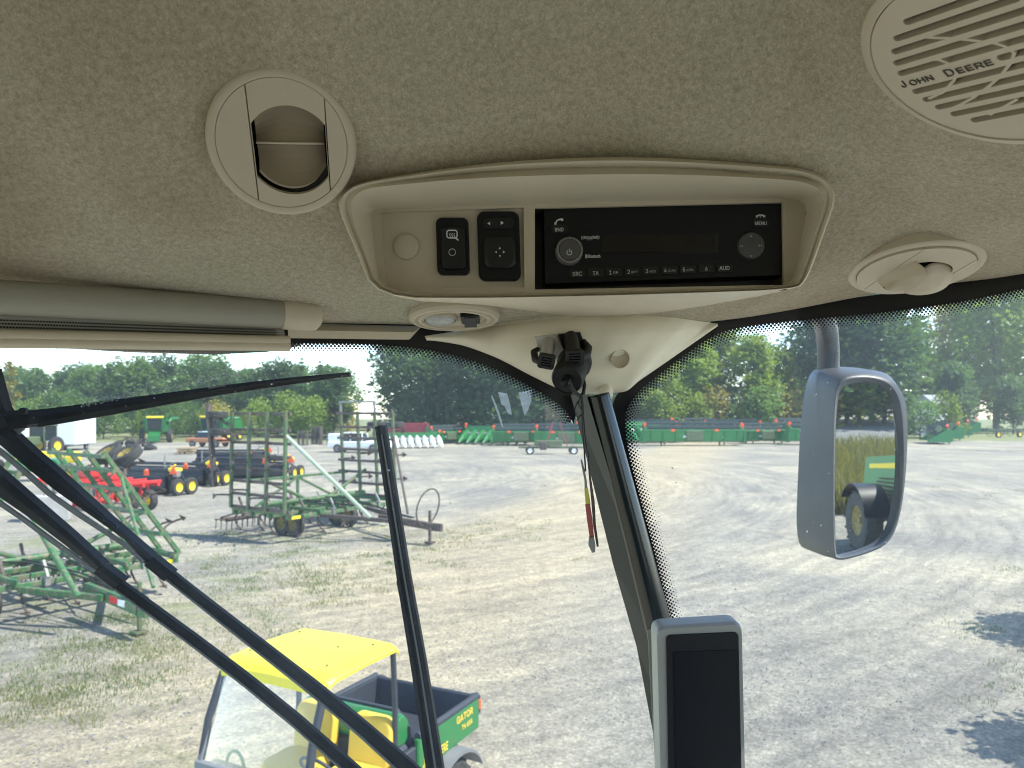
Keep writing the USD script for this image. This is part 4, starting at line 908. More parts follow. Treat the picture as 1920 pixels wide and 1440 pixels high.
ribbon([(-30, 762), (6, 772), (44, 768), (56, 771)], [(-30, 815), (6, 806), (40, 802), (56, 800)], .034, .012, .002, mb)
bk = obj("bracket", mb, M["wiper"], wp)
obj("pivot_box", MB().hull(np.vstack([W(np.array([870, 1030, 1040, 860]), np.array([1640, 1640, 1720, 1720]), k) for k in (.01, .06)])), M["wiper"], wp)
for x, y, r in ((2, 790, 13), (44, 771, 7), (50, 798, 5)):
    p = W(x, y, .030); obj("bolt", MB().lathe([(r / FL * .65, -.004), (r / FL * .65, .0035), (r / FL * .55, .005), (0, .0052)], p, unit([0.3, -1, 0]), 16), M["wiper"], (bk, wp), smooth=35)
obj("spoiler", ribbon([(14, 792), (46, 800), (44, 806)], [(12, 800), (32, 818), (40, 808)], .04, .002, 0, MB()), M["steel"], wp)
bd = obj("blade", ribbon([(52, 770), (120, 762), (240, 746), (420, 722), (540, 708), (655, 698)], [(52, 797), (100, 790), (200, 772), (420, 735), (540, 717), (655, 706)], .022, .008, .003, MB()), M["wiper"], wp)
obj("rubber_strip", ribbon([(70, 792), (200, 768), (420, 733), (640, 703)], [(70, 801), (200, 779), (420, 739), (640, 707)], .012, .006, 0, MB()), M["rubber"], (bd, wp))
obj("scuff", ribbon([(391, 725.5), (422, 720.8)], [(391, 728.5), (422, 724)], .0175, .0004, 0, MB()), M["steel"], (bd, wp))
w2_ = thing("wiper_blade", "upright black wiper blade ending in mid glass above the yellow roof", "wiper", W(770, 1150, .03), world=True)
cl = lambda t: (712 + (t - 798) * .172 + max(t - 1100, 0) * .012, t)
mb = ribbon([(703, 800), (745, 1095), (770, 1250), (799, 1445), (826, 1640)], [(712, 798), (755, 1085), (784, 1250), (812, 1445), (840, 1640)], .016, .006, .001, MB())
obj("rubber_strip", mb, M["rubber"], w2_)
mb = ribbon([(711, 797), (755, 1085), (783, 1250), (810, 1445), (838, 1640)], [(722, 798), (769, 1085), (799, 1250), (831, 1445), (858, 1640)], .012, .012, .003, MB())
obj("blade_rail", mb, M["wiper"], w2_)
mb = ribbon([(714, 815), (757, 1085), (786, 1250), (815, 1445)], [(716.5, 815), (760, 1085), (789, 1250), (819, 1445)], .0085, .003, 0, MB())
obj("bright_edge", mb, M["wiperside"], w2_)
mb = ribbon([(743, 1090), (752, 1135), (773, 1240), (778, 1260)], [(750, 1088), (759, 1135), (780, 1240), (783, 1260)], .024, .008, 0.001, MB())
obj("blade_clip", mb, M["wiper"], w2_)

# ---------------------------------------------------------------- rear-view mirror
MC = U(1632, 880, 1.25); MN = unit([.10, -.994, -.028])
mu = unit(np.cross([0, 0, 1.0], MN)); mu = mu if mu[0] > 0 else -mu; mv = np.cross(MN, mu)
def onm(px, py, off=0.0):
    r = U(px, py, 1.0) - [0, 0, CH]; c = MC + MN * off; k = ((c - [0, 0, CH]) @ MN) / (r @ MN); return np.array([0, 0, CH]) + r * k
mr = thing("rear_view_mirror", "tall grey rear view mirror hanging outside the right window on a curved stalk", "mirror", MC, world=True)
K1 = [(1568, 712), (1600, 700), (1650, 703), (1686, 722), (1703, 765), (1700, 880), (1689, 968), (1668, 1020), (1622, 1040), (1570, 1053), (1561, 1040), (1561, 880), (1562, 760)]
K0 = [(1528, 700), (1552, 690), (1640, 692), (1676, 706), (1694, 760), (1690, 880), (1680, 962), (1655, 1010), (1610, 1034), (1552, 1047), (1532, 1034), (1532, 880), (1532, 760)]
KBk = [(1516, 702), (1536, 688), (1610, 688), (1650, 700), (1664, 760), (1660, 880), (1650, 950), (1630, 995), (1590, 1020), (1508, 1036), (1492, 1005), (1496, 890), (1503, 760)]
KI = [(1577, 727), (1600, 719), (1640, 717), (1664, 732), (1676, 770), (1690, 880), (1683, 965), (1662, 1013), (1620, 1033), (1574, 1044), (1566, 1034), (1565, 880), (1568, 770)]
K1c, K0c, KBc, KIc = map(chaikin, (K1, K0, KBk, KI))
mb = MB(); lps = [np.array([onm(x, y, -.13) for x, y in chaikin(np.array(KBk) * .6 + np.array(KBk).mean(0) * .4)]), np.array([onm(x, y, -.115) for x, y in KBc]), np.array([onm(x, y, -.03) for x, y in K0c]), np.array([onm(x, y, .012) for x, y in K1c]),
     np.array([onm(x, y, .014) for x, y in K1c * .6 + KIc * .4]), np.array([onm(x, y, .001) for x, y in KIc])]
for a, b in zip(lps[:-1], lps[1:]): mb.strip(a, b, True)
vm, fm = mb.mesh(); tmm = trimesh.Trimesh(vm, fm); tmm.merge_vertices()
obj("housing", tmm, M["mirrorbody"], mr, smooth=42)
Q = np.array([onm(x, y, .002) for x, y in KIc]); cc = Q.mean(0)
mb = MB().raw(np.vstack([Q, [cc]]), [(i, (i + 1) % len(Q), len(Q)) for i in range(len(Q))])
obj("mirror_glass", mb, M["mirror"], mr)
obj("stalk", MB().tube([U(1555, 712, 1.33), U(1553, 690, 1.33), U(1553, 655, 1.32), U(1550, 620, 1.29), U(1541, 590, 1.22), U(1520, 568, 1.08), U(1500, 552, .98)], .0185, 22), M["mirrorbody"], mr, smooth=True)

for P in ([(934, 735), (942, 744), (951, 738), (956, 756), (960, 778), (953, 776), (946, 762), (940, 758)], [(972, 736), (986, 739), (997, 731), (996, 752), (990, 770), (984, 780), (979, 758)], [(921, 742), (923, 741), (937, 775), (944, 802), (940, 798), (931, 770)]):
    P = np.array(P, float); obj("smear", MB().raw(W(P[:, 0], P[:, 1], -.002), [(0, k, k + 1) for k in range(1, len(P) - 1)]), M["smear"], (ws, cab))  # patches painted on the windshield in place of white reflections
# specks of dirt on the glass
mb = MB(); r_ = np.random.default_rng(3)
for _ in range(420):
    px, py = (r_.uniform(60, 1060), r_.uniform(665, 1100)) if r_.random() < .62 else (r_.uniform(1200, 1915), r_.uniform(620, 1250))
    s = r_.choice([.5, .7, 1.0, 1.6], p=[.45, .33, .17, .05]); st = r_.uniform(.6, 1.8); a0 = r_.uniform(0, 6)
    a = np.arange(6) / 6 * 2 * np.pi; x = np.cos(a) * s * st; y = np.sin(a) * s
    P = W(px + x * math.cos(a0) - y * math.sin(a0), py + x * math.sin(a0) + y * math.cos(a0), .002)
    mb.raw(P, [(0, k, k + 1) for k in range(1, 5)])
for _ in range(700):
    t = r_.random(); px = 150 + 300 * t; py = 765 - 62 * t - abs(r_.normal(0, 11)) * (1.2 - t * .7); s = r_.choice([.45, .7, 1.0], p=[.6, .3, .1]); a = np.arange(6) / 6 * 2 * np.pi
    mb.raw(W(px + np.cos(a) * s * 1.4, py + np.sin(a) * s, .002), [(0, k, k + 1) for k in range(1, 5)])
obj("dirt_specks", mb, M["dust"], (ws, cab), kind="stuff")
# ---------------------------------------------------------------- trees and bushes
def leaf_cards(P, size, r, flat=0.0):
    """One small leaf clump (a bent quad) at each point."""
    n = len(P); q = r.normal(size=(n, 3)); q /= np.linalg.norm(q, axis=1, keepdims=True)
    q[:, 2] = np.abs(q[:, 2]) + flat; q /= np.linalg.norm(q, axis=1, keepdims=True)
    a = np.cross(q, r.normal(size=(n, 3))); a /= np.linalg.norm(a, axis=1, keepdims=True); b = np.cross(q, a)
    s = size * r.uniform(.55, 1.3, (n, 1)); w = s * r.uniform(.5, .9, (n, 1))
    v = np.stack([P - a * s, P + b * w, P + a * s, P - b * w], 1).reshape(-1, 3)
    v[1::4] -= q * s * .25; v[3::4] -= q * s * .25
    k = np.arange(n)[:, None] * 4
    return v, np.vstack([k + [0, 1, 2], k + [0, 2, 3]])

def crown_tree(seed, h, w, base, lobes, n, leaf, kind="round"):
    r = np.random.default_rng(seed); P = []
    limbs = []
    if kind == "conifer":
        k = int(n)
        z = base + (h - base) * (1 - np.sqrt(r.uniform(0, 1, k))) ; lay = np.round(z / (h * .045)) * h * .045
        z = lay * .7 + z * .3
        rad = w / 2 * (1 - (z - base) / (h - base)) ** .85 * (.65 + .35 * np.sin(lay * 37.0)) ; a = r.uniform(0, 2 * np.pi, k)
        rr_ = rad * np.sqrt(r.uniform(.15, 1, k)); P = np.c_[np.cos(a) * rr_, np.sin(a) * rr_, z - rr_ * .25]
    else:
        C = []
        for i in range(lobes):
            t = (i + .5) / lobes; zc = base + (h - base) * (.12 + .78 * t)
            lim = w / 2 * (math.sin(math.pi * min(max(.18 + .72 * t, 0), 1)) ** .7) * (.95 if kind == "round" else .8)
            a = i * 2.4 + r.uniform(-.5, .5); q = lim * r.uniform(.25, .78)
            c = np.array([math.cos(a) * q, math.sin(a) * q, zc]); rad = np.array([1, 1, r.uniform(.6, 1.0)]) * w * r.uniform(.14, .26)
            C.append((c, rad)); limbs.append(c)
        wt = np.array([c[1][0] ** 2 for c in C]); wt /= wt.sum()
        for (c, rad), m in zip(C, (wt * n).astype(int)):
            d = r.normal(size=(m, 3)); d /= np.linalg.norm(d, axis=1, keepdims=True)
            q = r.uniform(0, 1, (m, 1)) ** .45 * (1 + .35 * (meshkit.noise(d * 2.2 + seed + c, seed)[:, None] - .5)) * r.uniform(.8, 1.25, (m, 1))
            P.append(c + d * rad * q)
        P = np.vstack(P)
    P[:, 2] = np.maximum(P[:, 2], .05)
    v, f = leaf_cards(P, leaf, r, .7)
    tb = MB(); bend = r.uniform(-.03, .03, 2) * h
    tb.tube([(0, 0, -.1), (bend[0] * .3, bend[1] * .3, h * .3), (bend[0], bend[1], h * .62), (bend[0] * 1.2, bend[1] * 1.2, h * (.95 if kind == "conifer" else .8))], [h * .018, h * .014, h * .008, h * .003], 7)
    for c in limbs[:9]:
        z0 = c[2] * .62; tb.tube([(bend[0] * .6, bend[1] * .6, z0), (c[0] * .5, c[1] * .5, (z0 + c[2]) * .52), tuple(c)], [h * .007, h * .005, h * .002], 5)
    return (v, f), tb

TREES = {}
def proto_tree(key, matname, *a, **k):
    TREES[key] = (matname, a, k)
made = {}
LAB = {}
def tree(key, px, top, d, label, group, rz=None, zscale=None, X=None, name="tree"):
    matname, a, k = TREES[key]; h = a[1]
    if group and X is None: label = where(label, px)
    loc = GD(px, d) if X is None else np.array([X, d, 0.0])
    height = CH + (HZ - top + (14 if name == "tree" else 4)) / FL * d if X is None else top
    sc = height / h; rz = (px * 1.7 + d) % 6.28 if rz is None else rz
    if key in made:
        return dup(made[key], label, "bush" if name == "bush" else "tree", loc, rz, group, sc)
    t = thing(name, label, "bush" if name == "bush" else "tree", loc, rz, group, sc)
    (v, f), tb = crown_tree(*a, **k)
    obj("crown", MB().raw(v, f), M[matname], t); obj("trunk" if name == "tree" else "stem", tb, M["bark"], t, smooth=True)
    made[key] = t
    return t
proto_tree("roundA", "leaf_mid", 1, 10, 8.0, 1.2, 22, 4200, .26)
proto_tree("roundB", "leaf_dark", 2, 10, 7.4, .8, 20, 4200, .26)
proto_tree("roundC", "leaf_light", 3, 10, 7.0, 1.5, 20, 3800, .25)
proto_tree("tallA", "leaf_mid", 4, 10, 5.4, .8, 20, 4200, .22, kind="tall")
proto_tree("tallB", "leaf_light", 5, 10, 5.0, 1.2, 18, 3600, .20, kind="tall")
proto_tree("fir", "leaf_dark", 6, 10, 4.4, .6, 0, 4200, .20, kind="conifer")
proto_tree("firB", "leaf_mid", 7, 10, 3.6, .8, 0, 3600, .18, kind="conifer")
proto_tree("bigdark", "leaf_dark", 8, 10, 8.8, .5, 30, 11000, .19)
proto_tree("biglight", "leaf_light", 9, 10, 7.6, .6, 28, 10000, .17)
proto_tree("biggold", "leaf_gold", 10, 10, 7.0, .6, 26, 9000, .16)
proto_tree("thin", "leaf_gold", 11, 10, 3.2, 2.0, 12, 900, .18, kind="tall")

gT = "trees in the line behind the yard"
# (key, pixel column, pixel row of its top, distance, label)
ZONES = [(-20, "at the left edge of the wood"), (60, "above the wiper bracket at the left"), (120, "behind the pale box trailer"), (175, "just right of the box trailer"), (235, "between box trailer and green combine"), (285, "behind the green combine"), (335, "right of the green combine"), (385, "left of the rusty pole"), (440, "just right of the rusty pole"), (495, "behind the cultivator's near wing"), (545, "right of the cultivator's near wing"),
         (590, "above the leftmost pallet stack"), (640, "above the right pallet stacks"), (690, "behind the white pickup"), (740, "behind the cultivator's far wing"), (800, "behind the red wagon"), (860, "left of the pale pallets"), (930, "right of the pale pallets"), (1000, "left of the round socket"), (1075, "left of the hanging tool"), (1170, "behind the corner post"), (1215, "just right of the corner post"), (1260, "beyond the left end of the long header"), (1310, "behind the middle of the long header"),
         (1360, "behind the right half of the long header"), (1410, "behind the gap between headers"), (1460, "beyond the gap, left of the mirror"), (1520, "beside the mirror stalk"), (1600, "behind the mirror"), (1680, "behind the mirror's right half"), (1730, "left of the cottage"), (1780, "right of the cottage"), (1850, "behind the end-on headers"), (9999, "at the right edge of the view")]
def where(base, px):
    return base + " " + next(z for lim, z in ZONES if px < lim)
L1 = "dull green round tree"
L2 = "dark green round tree"
L3 = "light green round tree"
L4 = "narrow dark conifer rising"
for key, px, top, d, lab, g in [
    ("thin", 18, 678, 92, "thin sparse sapling sticking up at the left edge of the wood", None),
    ("tallB", 30, 708, 96, "yellowish slim tree at the left edge of the wood", None),
    ("roundA", -70, 690, 135, L1, gT), ("roundA", 70, 702, 140, L1, gT), ("roundB", 115, 690, 132, L2, gT), ("roundA", 168, 698, 138, L1, gT), ("roundB", 215, 694, 130, L2, gT), ("roundA", 258, 680, 128, L1, gT),
    ("roundB", 300, 676, 135, L2, gT), ("tallA", 330, 668, 122, "taller slim green tree standing above the wood left of the wiper tip", None), ("roundA", 372, 670, 126, L1, gT), ("fir", 436, 668, 120, L4, "conifers in the wood"),
    ("roundB", 405, 690, 120, L2, gT), ("roundB", 470, 706, 128, L2, gT), ("roundB", 520, 684, 118, L2, gT), ("fir", 566, 678, 115, L4, "conifers in the wood"), ("fir", 600, 684, 112, L4, "conifers in the wood"), ("roundA", 560, 700, 125, L1, gT), ("roundB", 625, 700, 108, L2, gT),
]:
    tree(key, px, top, d, lab, g)
for i, px in enumerate(range(-90, 660, 38)):
    tree(("roundB", "roundA", "tallA")[i % 3], px + (i * 13) % 17, 706 - (i * 29) % 16, 142 + (i * 7) % 12, "pale tree crown at the back of the wood", "back of the left wood")
L5 = "big dark shade tree"
L6 = "big light green tree"
for key, px, top, d, lab, g in [
    ("biglight", 700, 640, 96, L6, "big light trees"), ("bigdark", 655, 668, 104, L5, "big dark trees"), ("bigdark", 770, 610, 100, L5, "big dark trees"), ("biglight", 845, 640, 106, L6, "big light trees"), ("bigdark", 905, 590, 98, L5, "big dark trees"),
    ("bigdark", 985, 570, 94, L5, "big dark trees"), ("bigdark", 1060, 580, 97, L5, "big dark trees"), ("biggold", 745, 720, 92, "yellow green bushy tree above the white snouted header", None), ("fir", 830, 600, 112, "tall dark conifer", "conifers left of the post"), ("fir", 950, 560, 112, "tall dark conifer", "conifers left of the post"),
]:
    tree(key, px, top, d, lab, g)
L7 = "dark green tree"
L8 = "light green sunlit tree"
for key, px, top, d, lab, g in [
    ("biglight", 1160, 600, 108, L8, "light trees right of the post"), ("biglight", 1228, 650, 100, L8, "light trees right of the post"), ("roundB", 1285, 600, 116, L7, "dark trees right of the post"), ("tallB", 1310, 640, 104, L8, "light trees right of the post"), ("biglight", 1345, 610, 112, L8, "light trees right of the post"), ("tallB", 1415, 630, 104, L8, "light trees right of the post"),
    ("biglight", 1452, 655, 108, L8, "light trees right of the post"), ("fir", 1500, 618, 116, "dark conifer left of the mirror stalk", None), ("bigdark", 1560, 560, 112, L7, "dark trees right of the post"), ("bigdark", 1628, 540, 106, L7, "dark trees right of the post"),
    ("fir", 1690, 480, 128, "tall dark spruce", "spruces right of the mirror"), ("firB", 1722, 540, 132, "tall grey green spruce above the white cottage", None), ("fir", 1660, 540, 126, "tall dark spruce", "spruces right of the mirror"),
    ("biggold", 1800, 560, 150, "yellow green tree with sky gaps right of the cottage", None), ("biglight", 1868, 500, 140, "tall light yellow green tree at the right edge of the view", None), ("biggold", 1960, 520, 150, "golden green tree cut by the right edge of the view", None), ("roundB", 1792, 690, 126, "dark round tree beside the cottage corner", None),
    ("roundB", 1900, 716, 124, "low dark evergreen at the right edge behind the green rake", None),
]:
    tree(key, px, top, d, lab, g)
# bushes
proto_tree("bushA", "leaf_light", 21, 4, 4.6, .1, 14, 1500, .14)
proto_tree("bushB", "leaf_gold", 22, 4, 4.8, .1, 14, 1500, .14)
proto_tree("bushC", "leaf_mid", 23, 4, 5.2, .1, 14, 1500, .15)
B1 = "light green bush"; B2 = "yellowish bush"; B3 = "mid green bush"
bx = np.random.default_rng(5)
for i, px in enumerate(range(-40, 660, 26)):
    k = ["bushA", "bushC", "bushB", "bushA", "bushC"][bx.integers(5)]
    tree(k, px + bx.uniform(-8, 8), 768 + bx.uniform(-34, 18), bx.uniform(98, 112), {"bushA": B1, "bushB": B2, "bushC": B3}[k], {"bushA": "light bushes", "bushB": "yellow bushes", "bushC": "green bushes"}[k], name="bush")
B4 = "yellow green bush"; B5 = "green bush"
for i, px in enumerate([1190, 1225, 1262, 1300, 1340, 1385, 1425, 1465, 1500, 1545, 1590, 1640, 1690, 1725, 1765, 1800]):
    k = ["bushB", "bushC", "bushB", "bushA", "bushB"][i % 5]
    tree(k, px, [764, 750, 752, 746, 730, 744, 726, 732, 722][i % 9] if px < 1600 else 757, (100 if px < 1680 else 158) + (i % 3) * 3, B4 if k != "bushC" else B5, "yellow green bushes right of the post" if k != "bushC" else "green bushes right of the post", name="bush")

tree("bushC", 1725, 752, 104, "green bush hiding the foot of the small white house", None, name="bush")
tree("bushA", 1772, 742, 106, "light green bush beside the small white house", None, name="bush")
# cottage among the trees
ct = thing("cottage", "small white house with grey roof and dark window among the trees", "house", GD(1746, 117), rz=.25, scale=.76)
obj("wall", MB().box((0, 0, 3.2), (3.4, 5, 6.4), 0.02), M["white"], ct)
obj("roof", MB().hull([(-2.0, -2.9, 6.3), (2.0, -2.9, 6.3), (-2.0, -2.9, 6.5), (2.0, -2.9, 6.5), (-2.0, 0, 8.3), (2.0, 0, 8.3), (-2.0, 2.9, 6.3), (2.0, 2.9, 6.3)]), M["roofgrey"], ct)
wn = obj("window", MB().box((.1, -2.53, 5.2), (1.1, .1, 1.5), .02), M["white"], ct); obj("window_pane", MB().box((.1, -2.59, 5.2), (.9, .06, 1.3), .01), M["glassdark"], (wn, ct)); obj("window_bar", MB().box((.1, -2.63, 5.2), (.08, .05, 1.3), .01), M["white"], (wn, ct))

# ---------------------------------------------------------------- wheels
def wheel(parent, c, axis, R, w, mat_rim="yellow", rim=.58, lugs=0, name="wheel"):
    c = np.asarray(c, float); axis = unit(axis)
    pr = [(R * rim, -w * .42), (R * .86, -w * .5), (R * .96, -w * .42), (R, -w * .25), (R, w * .25), (R * .96, w * .42), (R * .86, w * .5), (R * rim, w * .42)]
    mb = MB().lathe(pr, c, axis, 28)
    if lugs:
        a = unit(np.cross(axis, [0, 0, 1.0]) if abs(axis[2]) < .9 else np.cross(axis, [0, 1.0, 0])); b = np.cross(axis, a)
        for k in range(lugs):
            for s in (-1, 1):
                th = 2 * np.pi * (k + .25 * s) / lugs; e = a * math.cos(th) + b * math.sin(th); e2 = a * math.cos(th + .14) + b * math.sin(th + .14)
                mb.bar(c + e * R * .99 + axis * s * w * .04, c + e2 * R * .96 + axis * s * w * .47, R * .09, R * .10, up=e)
    p = obj(name, mb, M["tyre"], parent, smooth=40)
    rm = MB().lathe([(R * rim, -w * .40), (R * rim * .92, -w * .32), (R * rim * .45, -w * .12), (R * .12, -w * .16), (R * .1, -w * .3), (0, -w * .3)], c, axis, 24).lathe([(R * rim, w * .40), (R * rim * .92, w * .32), (R * rim * .45, w * .12), (R * .12, w * .16), (R * .1, w * .3), (0, w * .3)], c, axis, 24)
    obj("rim", rm, M[mat_rim], (p, parent), smooth=40)
    return p

# ---------------------------------------------------------------- folding field cultivators
def cultivator(label, loc, rz, ang, paint, wingpaint, hoop, seed, scale=1.0):
    r = np.random.default_rng(seed)
    t = thing("field_cultivator", label, "farm implement", loc, rz, scale=scale)
    X4 = (-1.8, -.95, -.1, .75); y1 = 2.3; z = .78
    mb = MB()
    for x in X4: mb.bar((x, -y1, z), (x, y1, z), .11)
    mf = obj("main_frame", mb, M[paint], t)
    for y in (-2.2, -1.1, 0, 1.1, 2.2): obj("frame_rail", MB().bar((-1.95, y, z + .105), (.9, y, z + .105), .10), M[paint], t)
    tx = 4.5 if hoop else 3.6; mb = MB().bar((.8, -1.0, z - .05), (tx - 1.2, -.12, .62), .12).bar((.8, 1.0, z - .05), (tx - 1.2, .12, .62), .12).bar((tx - 2.2, 0, .66), (tx, 0, .56), .16, .2)
    tg = obj("tongue", mb, M["rust" if hoop else paint], t)
    obj("hitch", MB().box((tx + .1, 0, .56), (.35, .12, .22)).bar((tx - .3, .14, .1), (tx - .3, .14, 1.0), .07).box((tx - .3, .14, .06), (.24, .24, .04)), M["rust" if hoop else "greencold"], (tg, t))
    if hoop:
        th = np.linspace(0, 2 * np.pi, 26); obj("hose_hoop", MB().tube([(4.25 + .12 * math.sin(a), .5 * math.cos(a), 1.12 + .55 * math.sin(a)) for a in th], .025, 6), M["rust"], t, smooth=True)
    else:
        obj("reflector", MB().box((2.75, -.086, .625), (.32, .012, .12)), M["red"], t); obj("reflector", MB().box((3.05, -.086, .61), (.26, .012, .12)), M["white"], t, label="white reflector strip")
    for s in (-1, 1):
        obj("warning_tape", MB().box((.812, s * 2.0, z), (.012, .34, .09)), M["yellow"], t)
    obj("rockshaft", MB().tube([(-.5, -2.1, z + .3), (-.5, 2.1, z + .3)], .085, 10), M[paint], t, smooth=True)
    for y in (-1.15, 1.15):
        for dx in (-.28, .28):
            wheel(t, (-.55 + dx, y, .37), (0, 1, 0), .37, .24, "dullrim")
        obj("wheel_arm", MB().bar((-.5, y, z + .28), (-.55, y, .4), .09).bar((-.85, y, .38), (-.25, y, .38), .08), M["greencold"], t)
    # hoses over the frame
    for k in range(4):
        yy = r.uniform(-1.4, 1.4); obj("hose", MB().tube([(3.6, .05 * k, .75), (1.6, yy * .3, 1.0), (.4, yy * .7, 1.02 + r.uniform(0, .15)), (-.6, yy, 1.1)], .018, 5), M["rubber"], t, smooth=True)
    def shank(base, dn, parent=t, mat=None):
        """A C-shaped spring tine below a frame bar, curving back and forward to a sweep."""
        base, dn = np.asarray(base, float), np.asarray(dn, float); bx_ = np.array([-1.0, 0, 0])
        P = [base + bx_ * a + dn * b for a, b in ((0, .02), (.16, .04), (.30, .16), (.30, .34), (.16, .48), (.02, .56))]
        m = MB().tube(P, [.028] * 5 + [.022], 5)
        lat = np.cross(dn, bx_); q = P[-1]
        m.hull([q + lat * .11 + bx_ * .10, q - lat * .11 + bx_ * .10, q - bx_ * .10 + dn * .03, q + lat * .11 + bx_ * .10 + dn * .015, q - lat * .11 + bx_ * .10 + dn * .015, q - bx_ * .10 + dn * .045])
        return obj("shank", m, M["rust" if mat is None else mat], parent)
    for i, x in enumerate(X4):
        for y in np.arange(-2.0 + .22 * (i % 2), 2.2, .95): shank((x, y, z - .05), (0, 0, -.92))
    for s in (-1, 1):
        a = math.radians(ang if s > 0 else ang - 2); c_, s_ = math.cos(a), math.sin(a)
        def wp_(x, w, n=0.0): return np.array([x, s * (y1 + .08 + w * c_ + n * s_), z + .1 + w * s_ - n * c_])
        dn = np.array([0, s * s_, -c_])
        Lw = 3.05; mb = MB()
        for x in X4: mb.bar(wp_(x, .05), wp_(x, Lw), .095)
        wf = obj("wing_frame", mb, M["greencold" if hoop else wingpaint], t, label="near wing folded upright" if s < 0 else "far wing folded upright")
        for w in ((.1, .5, .9, 1.3, 1.7, 2.1, 2.5, 3.0) if hoop else (.1, .75, 1.4, 2.05, 2.6, 3.0)): obj("wing_rail", MB().bar(wp_(-1.9, w, -.09), wp_(.85, w, -.09), .085), M[wingpaint], (wf, t))
        for i, x in enumerate(X4):
            for w in np.arange(.45 + .2 * (i % 2), 2.9, .85): shank(wp_(x, w, .05), dn * .9, mat="rust")
        for dx, wq, nq in (((-2.25, 2.95, .25), (-2.0, 2.42, .3)) if hoop and s < 0 else ((-.55, 2.55, .52), (.35, 2.55, .52))):
            wheel(t, wp_(dx, wq, nq), (0, c_, s_ * s), .33, .22, "rust" if hoop else "dullrim", name="gauge_wheel")
            obj("wheel_arm", MB().bar(wp_(dx + .3, wq - .3, .05), wp_(dx - .05, wq, nq), .07), M["rust"], t)
        obj("fold_cylinder", MB().cyl((-.5, s * .5, z + .32), wp_(-.5, 1.0, -.15), .055, 10), M["greencold"], t, smooth=30)
        obj("wing_strut", MB().tube([wp_(.75, 2.35, -.02), (2.5 if s < 0 else 2.9, s * .62, z - .02)], .06 if s < 0 else .04, 10), M[("palegreen" if s < 0 else "rust") if hoop else "greenold"], t, smooth=30)
        if hoop and s < 0:
            obj("drawbar_pole", MB().bar(wp_(-2.2, .7, .30), wp_(-2.4, 3.3, .45), .14), M["rust"], t)
        if s > 0 and hoop:
            obj("top_guard", MB().bar(wp_(-1.8, Lw), wp_(-1.8, Lw + .35), .07).bar(wp_(-.1, Lw), wp_(-.1, Lw + .35), .07).bar(wp_(-1.85, Lw + .35), wp_(-.05, Lw + .35), .07), M["steel"], t)
    if hoop:
        mb = MB().bar((-1.5, -2.2, 1.75), (-1.5, 2.25, 1.75), .085).bar((-1.5, 0, .85), (-1.5, 0, 1.75), .085)
        mb.bar((-1.5, .05, 1.7), (-1.5, 1.7, .9), .07).bar((-1.5, -.05, 1.7), (-1.5, -1.7, .9), .07)
        obj("fold_bridge", mb, M["greenold"], t)
    for k in range(9):
        yy = -2.0 + .5 * k; obj("clamp", MB().box((X4[k % 4] + .02, yy, z + .02), (.17, .12, .19), .01).bar((X4[k % 4] + .1, yy, z + .1), (X4[k % 4] - .12, yy, z + .42), .06), M["steel" if k % 2 else "rust"], t)
    # trailing spike harrow
    for y in (-1.5, 0, 1.5):
        hb = MB()
        for k in range(3):
            x = -2.4 - .28 * k; hb.bar((x, y - .65, .42), (x, y + .65, .42), .05)
            for q in np.linspace(-.6, .6, 7): hb.bar((x, y + q, .42), (x - .04, y + q, .12), .022)
        hb.bar((-1.8, y - .4, z - .02), (-3.0, y - .4, .46), .05).bar((-1.8, y + .4, z - .02), (-3.0, y + .4, .46), .05)
        obj("spike_harrow", hb, M["rust"], t)
    return t
c1 = np.array([-9.15, 15.0, 0]); c2 = np.array([-6.0, 24.4, 0])
cultivator("green folding field cultivator with both wings tilted in, nearest at the left", c1, math.atan2(-.6, .8), 125, "greenold", "greenold", False, 1, .93)
cultivator("rusty field cultivator with upright wings and round hose hoop in the middle of the yard", c2, math.atan2(-.56, .83), 93, "greenold", "rust", True, 2)
# ---------------------------------------------------------------- utility vehicle with yellow roof
gt = thing("utility_vehicle", "green utility vehicle with yellow roof, yellow seats and black cargo bed", "utility vehicle", (-1.73, 6.47, 0), math.radians(153.3))
# vehicle axes: x to its right, y forward, z up
UV = gt
mb = MB(); rows_ = []
for y, z_, w in ((-.50, 1.86, .56), (-.49, 1.90, .56), (-.44, 1.925, .57), (.0, 1.935, .585), (.38, 1.92, .585), (.46, 1.895, .58), (.50, 1.85, .575), (.515, 1.80, .57)):
    P = []
    for x in (-1, -.96, -.85, -.45, 0, .45, .85, .96, 1):
        e = abs(x); P.append((x * w, y, z_ - (.05 if e == 1 else .018 if e > .9 else 0) + .012 * (1 - e)))
    rows_.append(np.array(P))
for a, b in zip(rows_[:-1], rows_[1:]): mb.strip(a, b)
for a, b in zip(rows_[:-1], rows_[1:]): mb.strip(b - [0, 0, .02], a - [0, 0, .02])
edge = [np.array([r[0] for r in rows_]), np.array([r[-1] for r in rows_])]
for k, e in enumerate(edge): mb.strip(e - [0, 0, .02], e) if k == 0 else mb.strip(e, e - [0, 0, .02])
mb.strip(rows_[0] - [0, 0, .02], rows_[0]); mb.strip(rows_[-1], rows_[-1] - [0, 0, .02])
rf = obj("roof", mb, M["roofyellow"], UV, smooth=40)
for x, y in ((-.42, .3), (.42, .3), (-.42, -.3), (.42, -.3), (0, .42), (-.2, -.1)):
    obj("roof_bolt", MB().lathe([(.012, 0), (.011, .005), (0, .006)], (x, y, 1.936 + .012 * (1 - abs(x) / .57) - .0), (0, 0, 1), 10), M["rust"], (rf, UV))
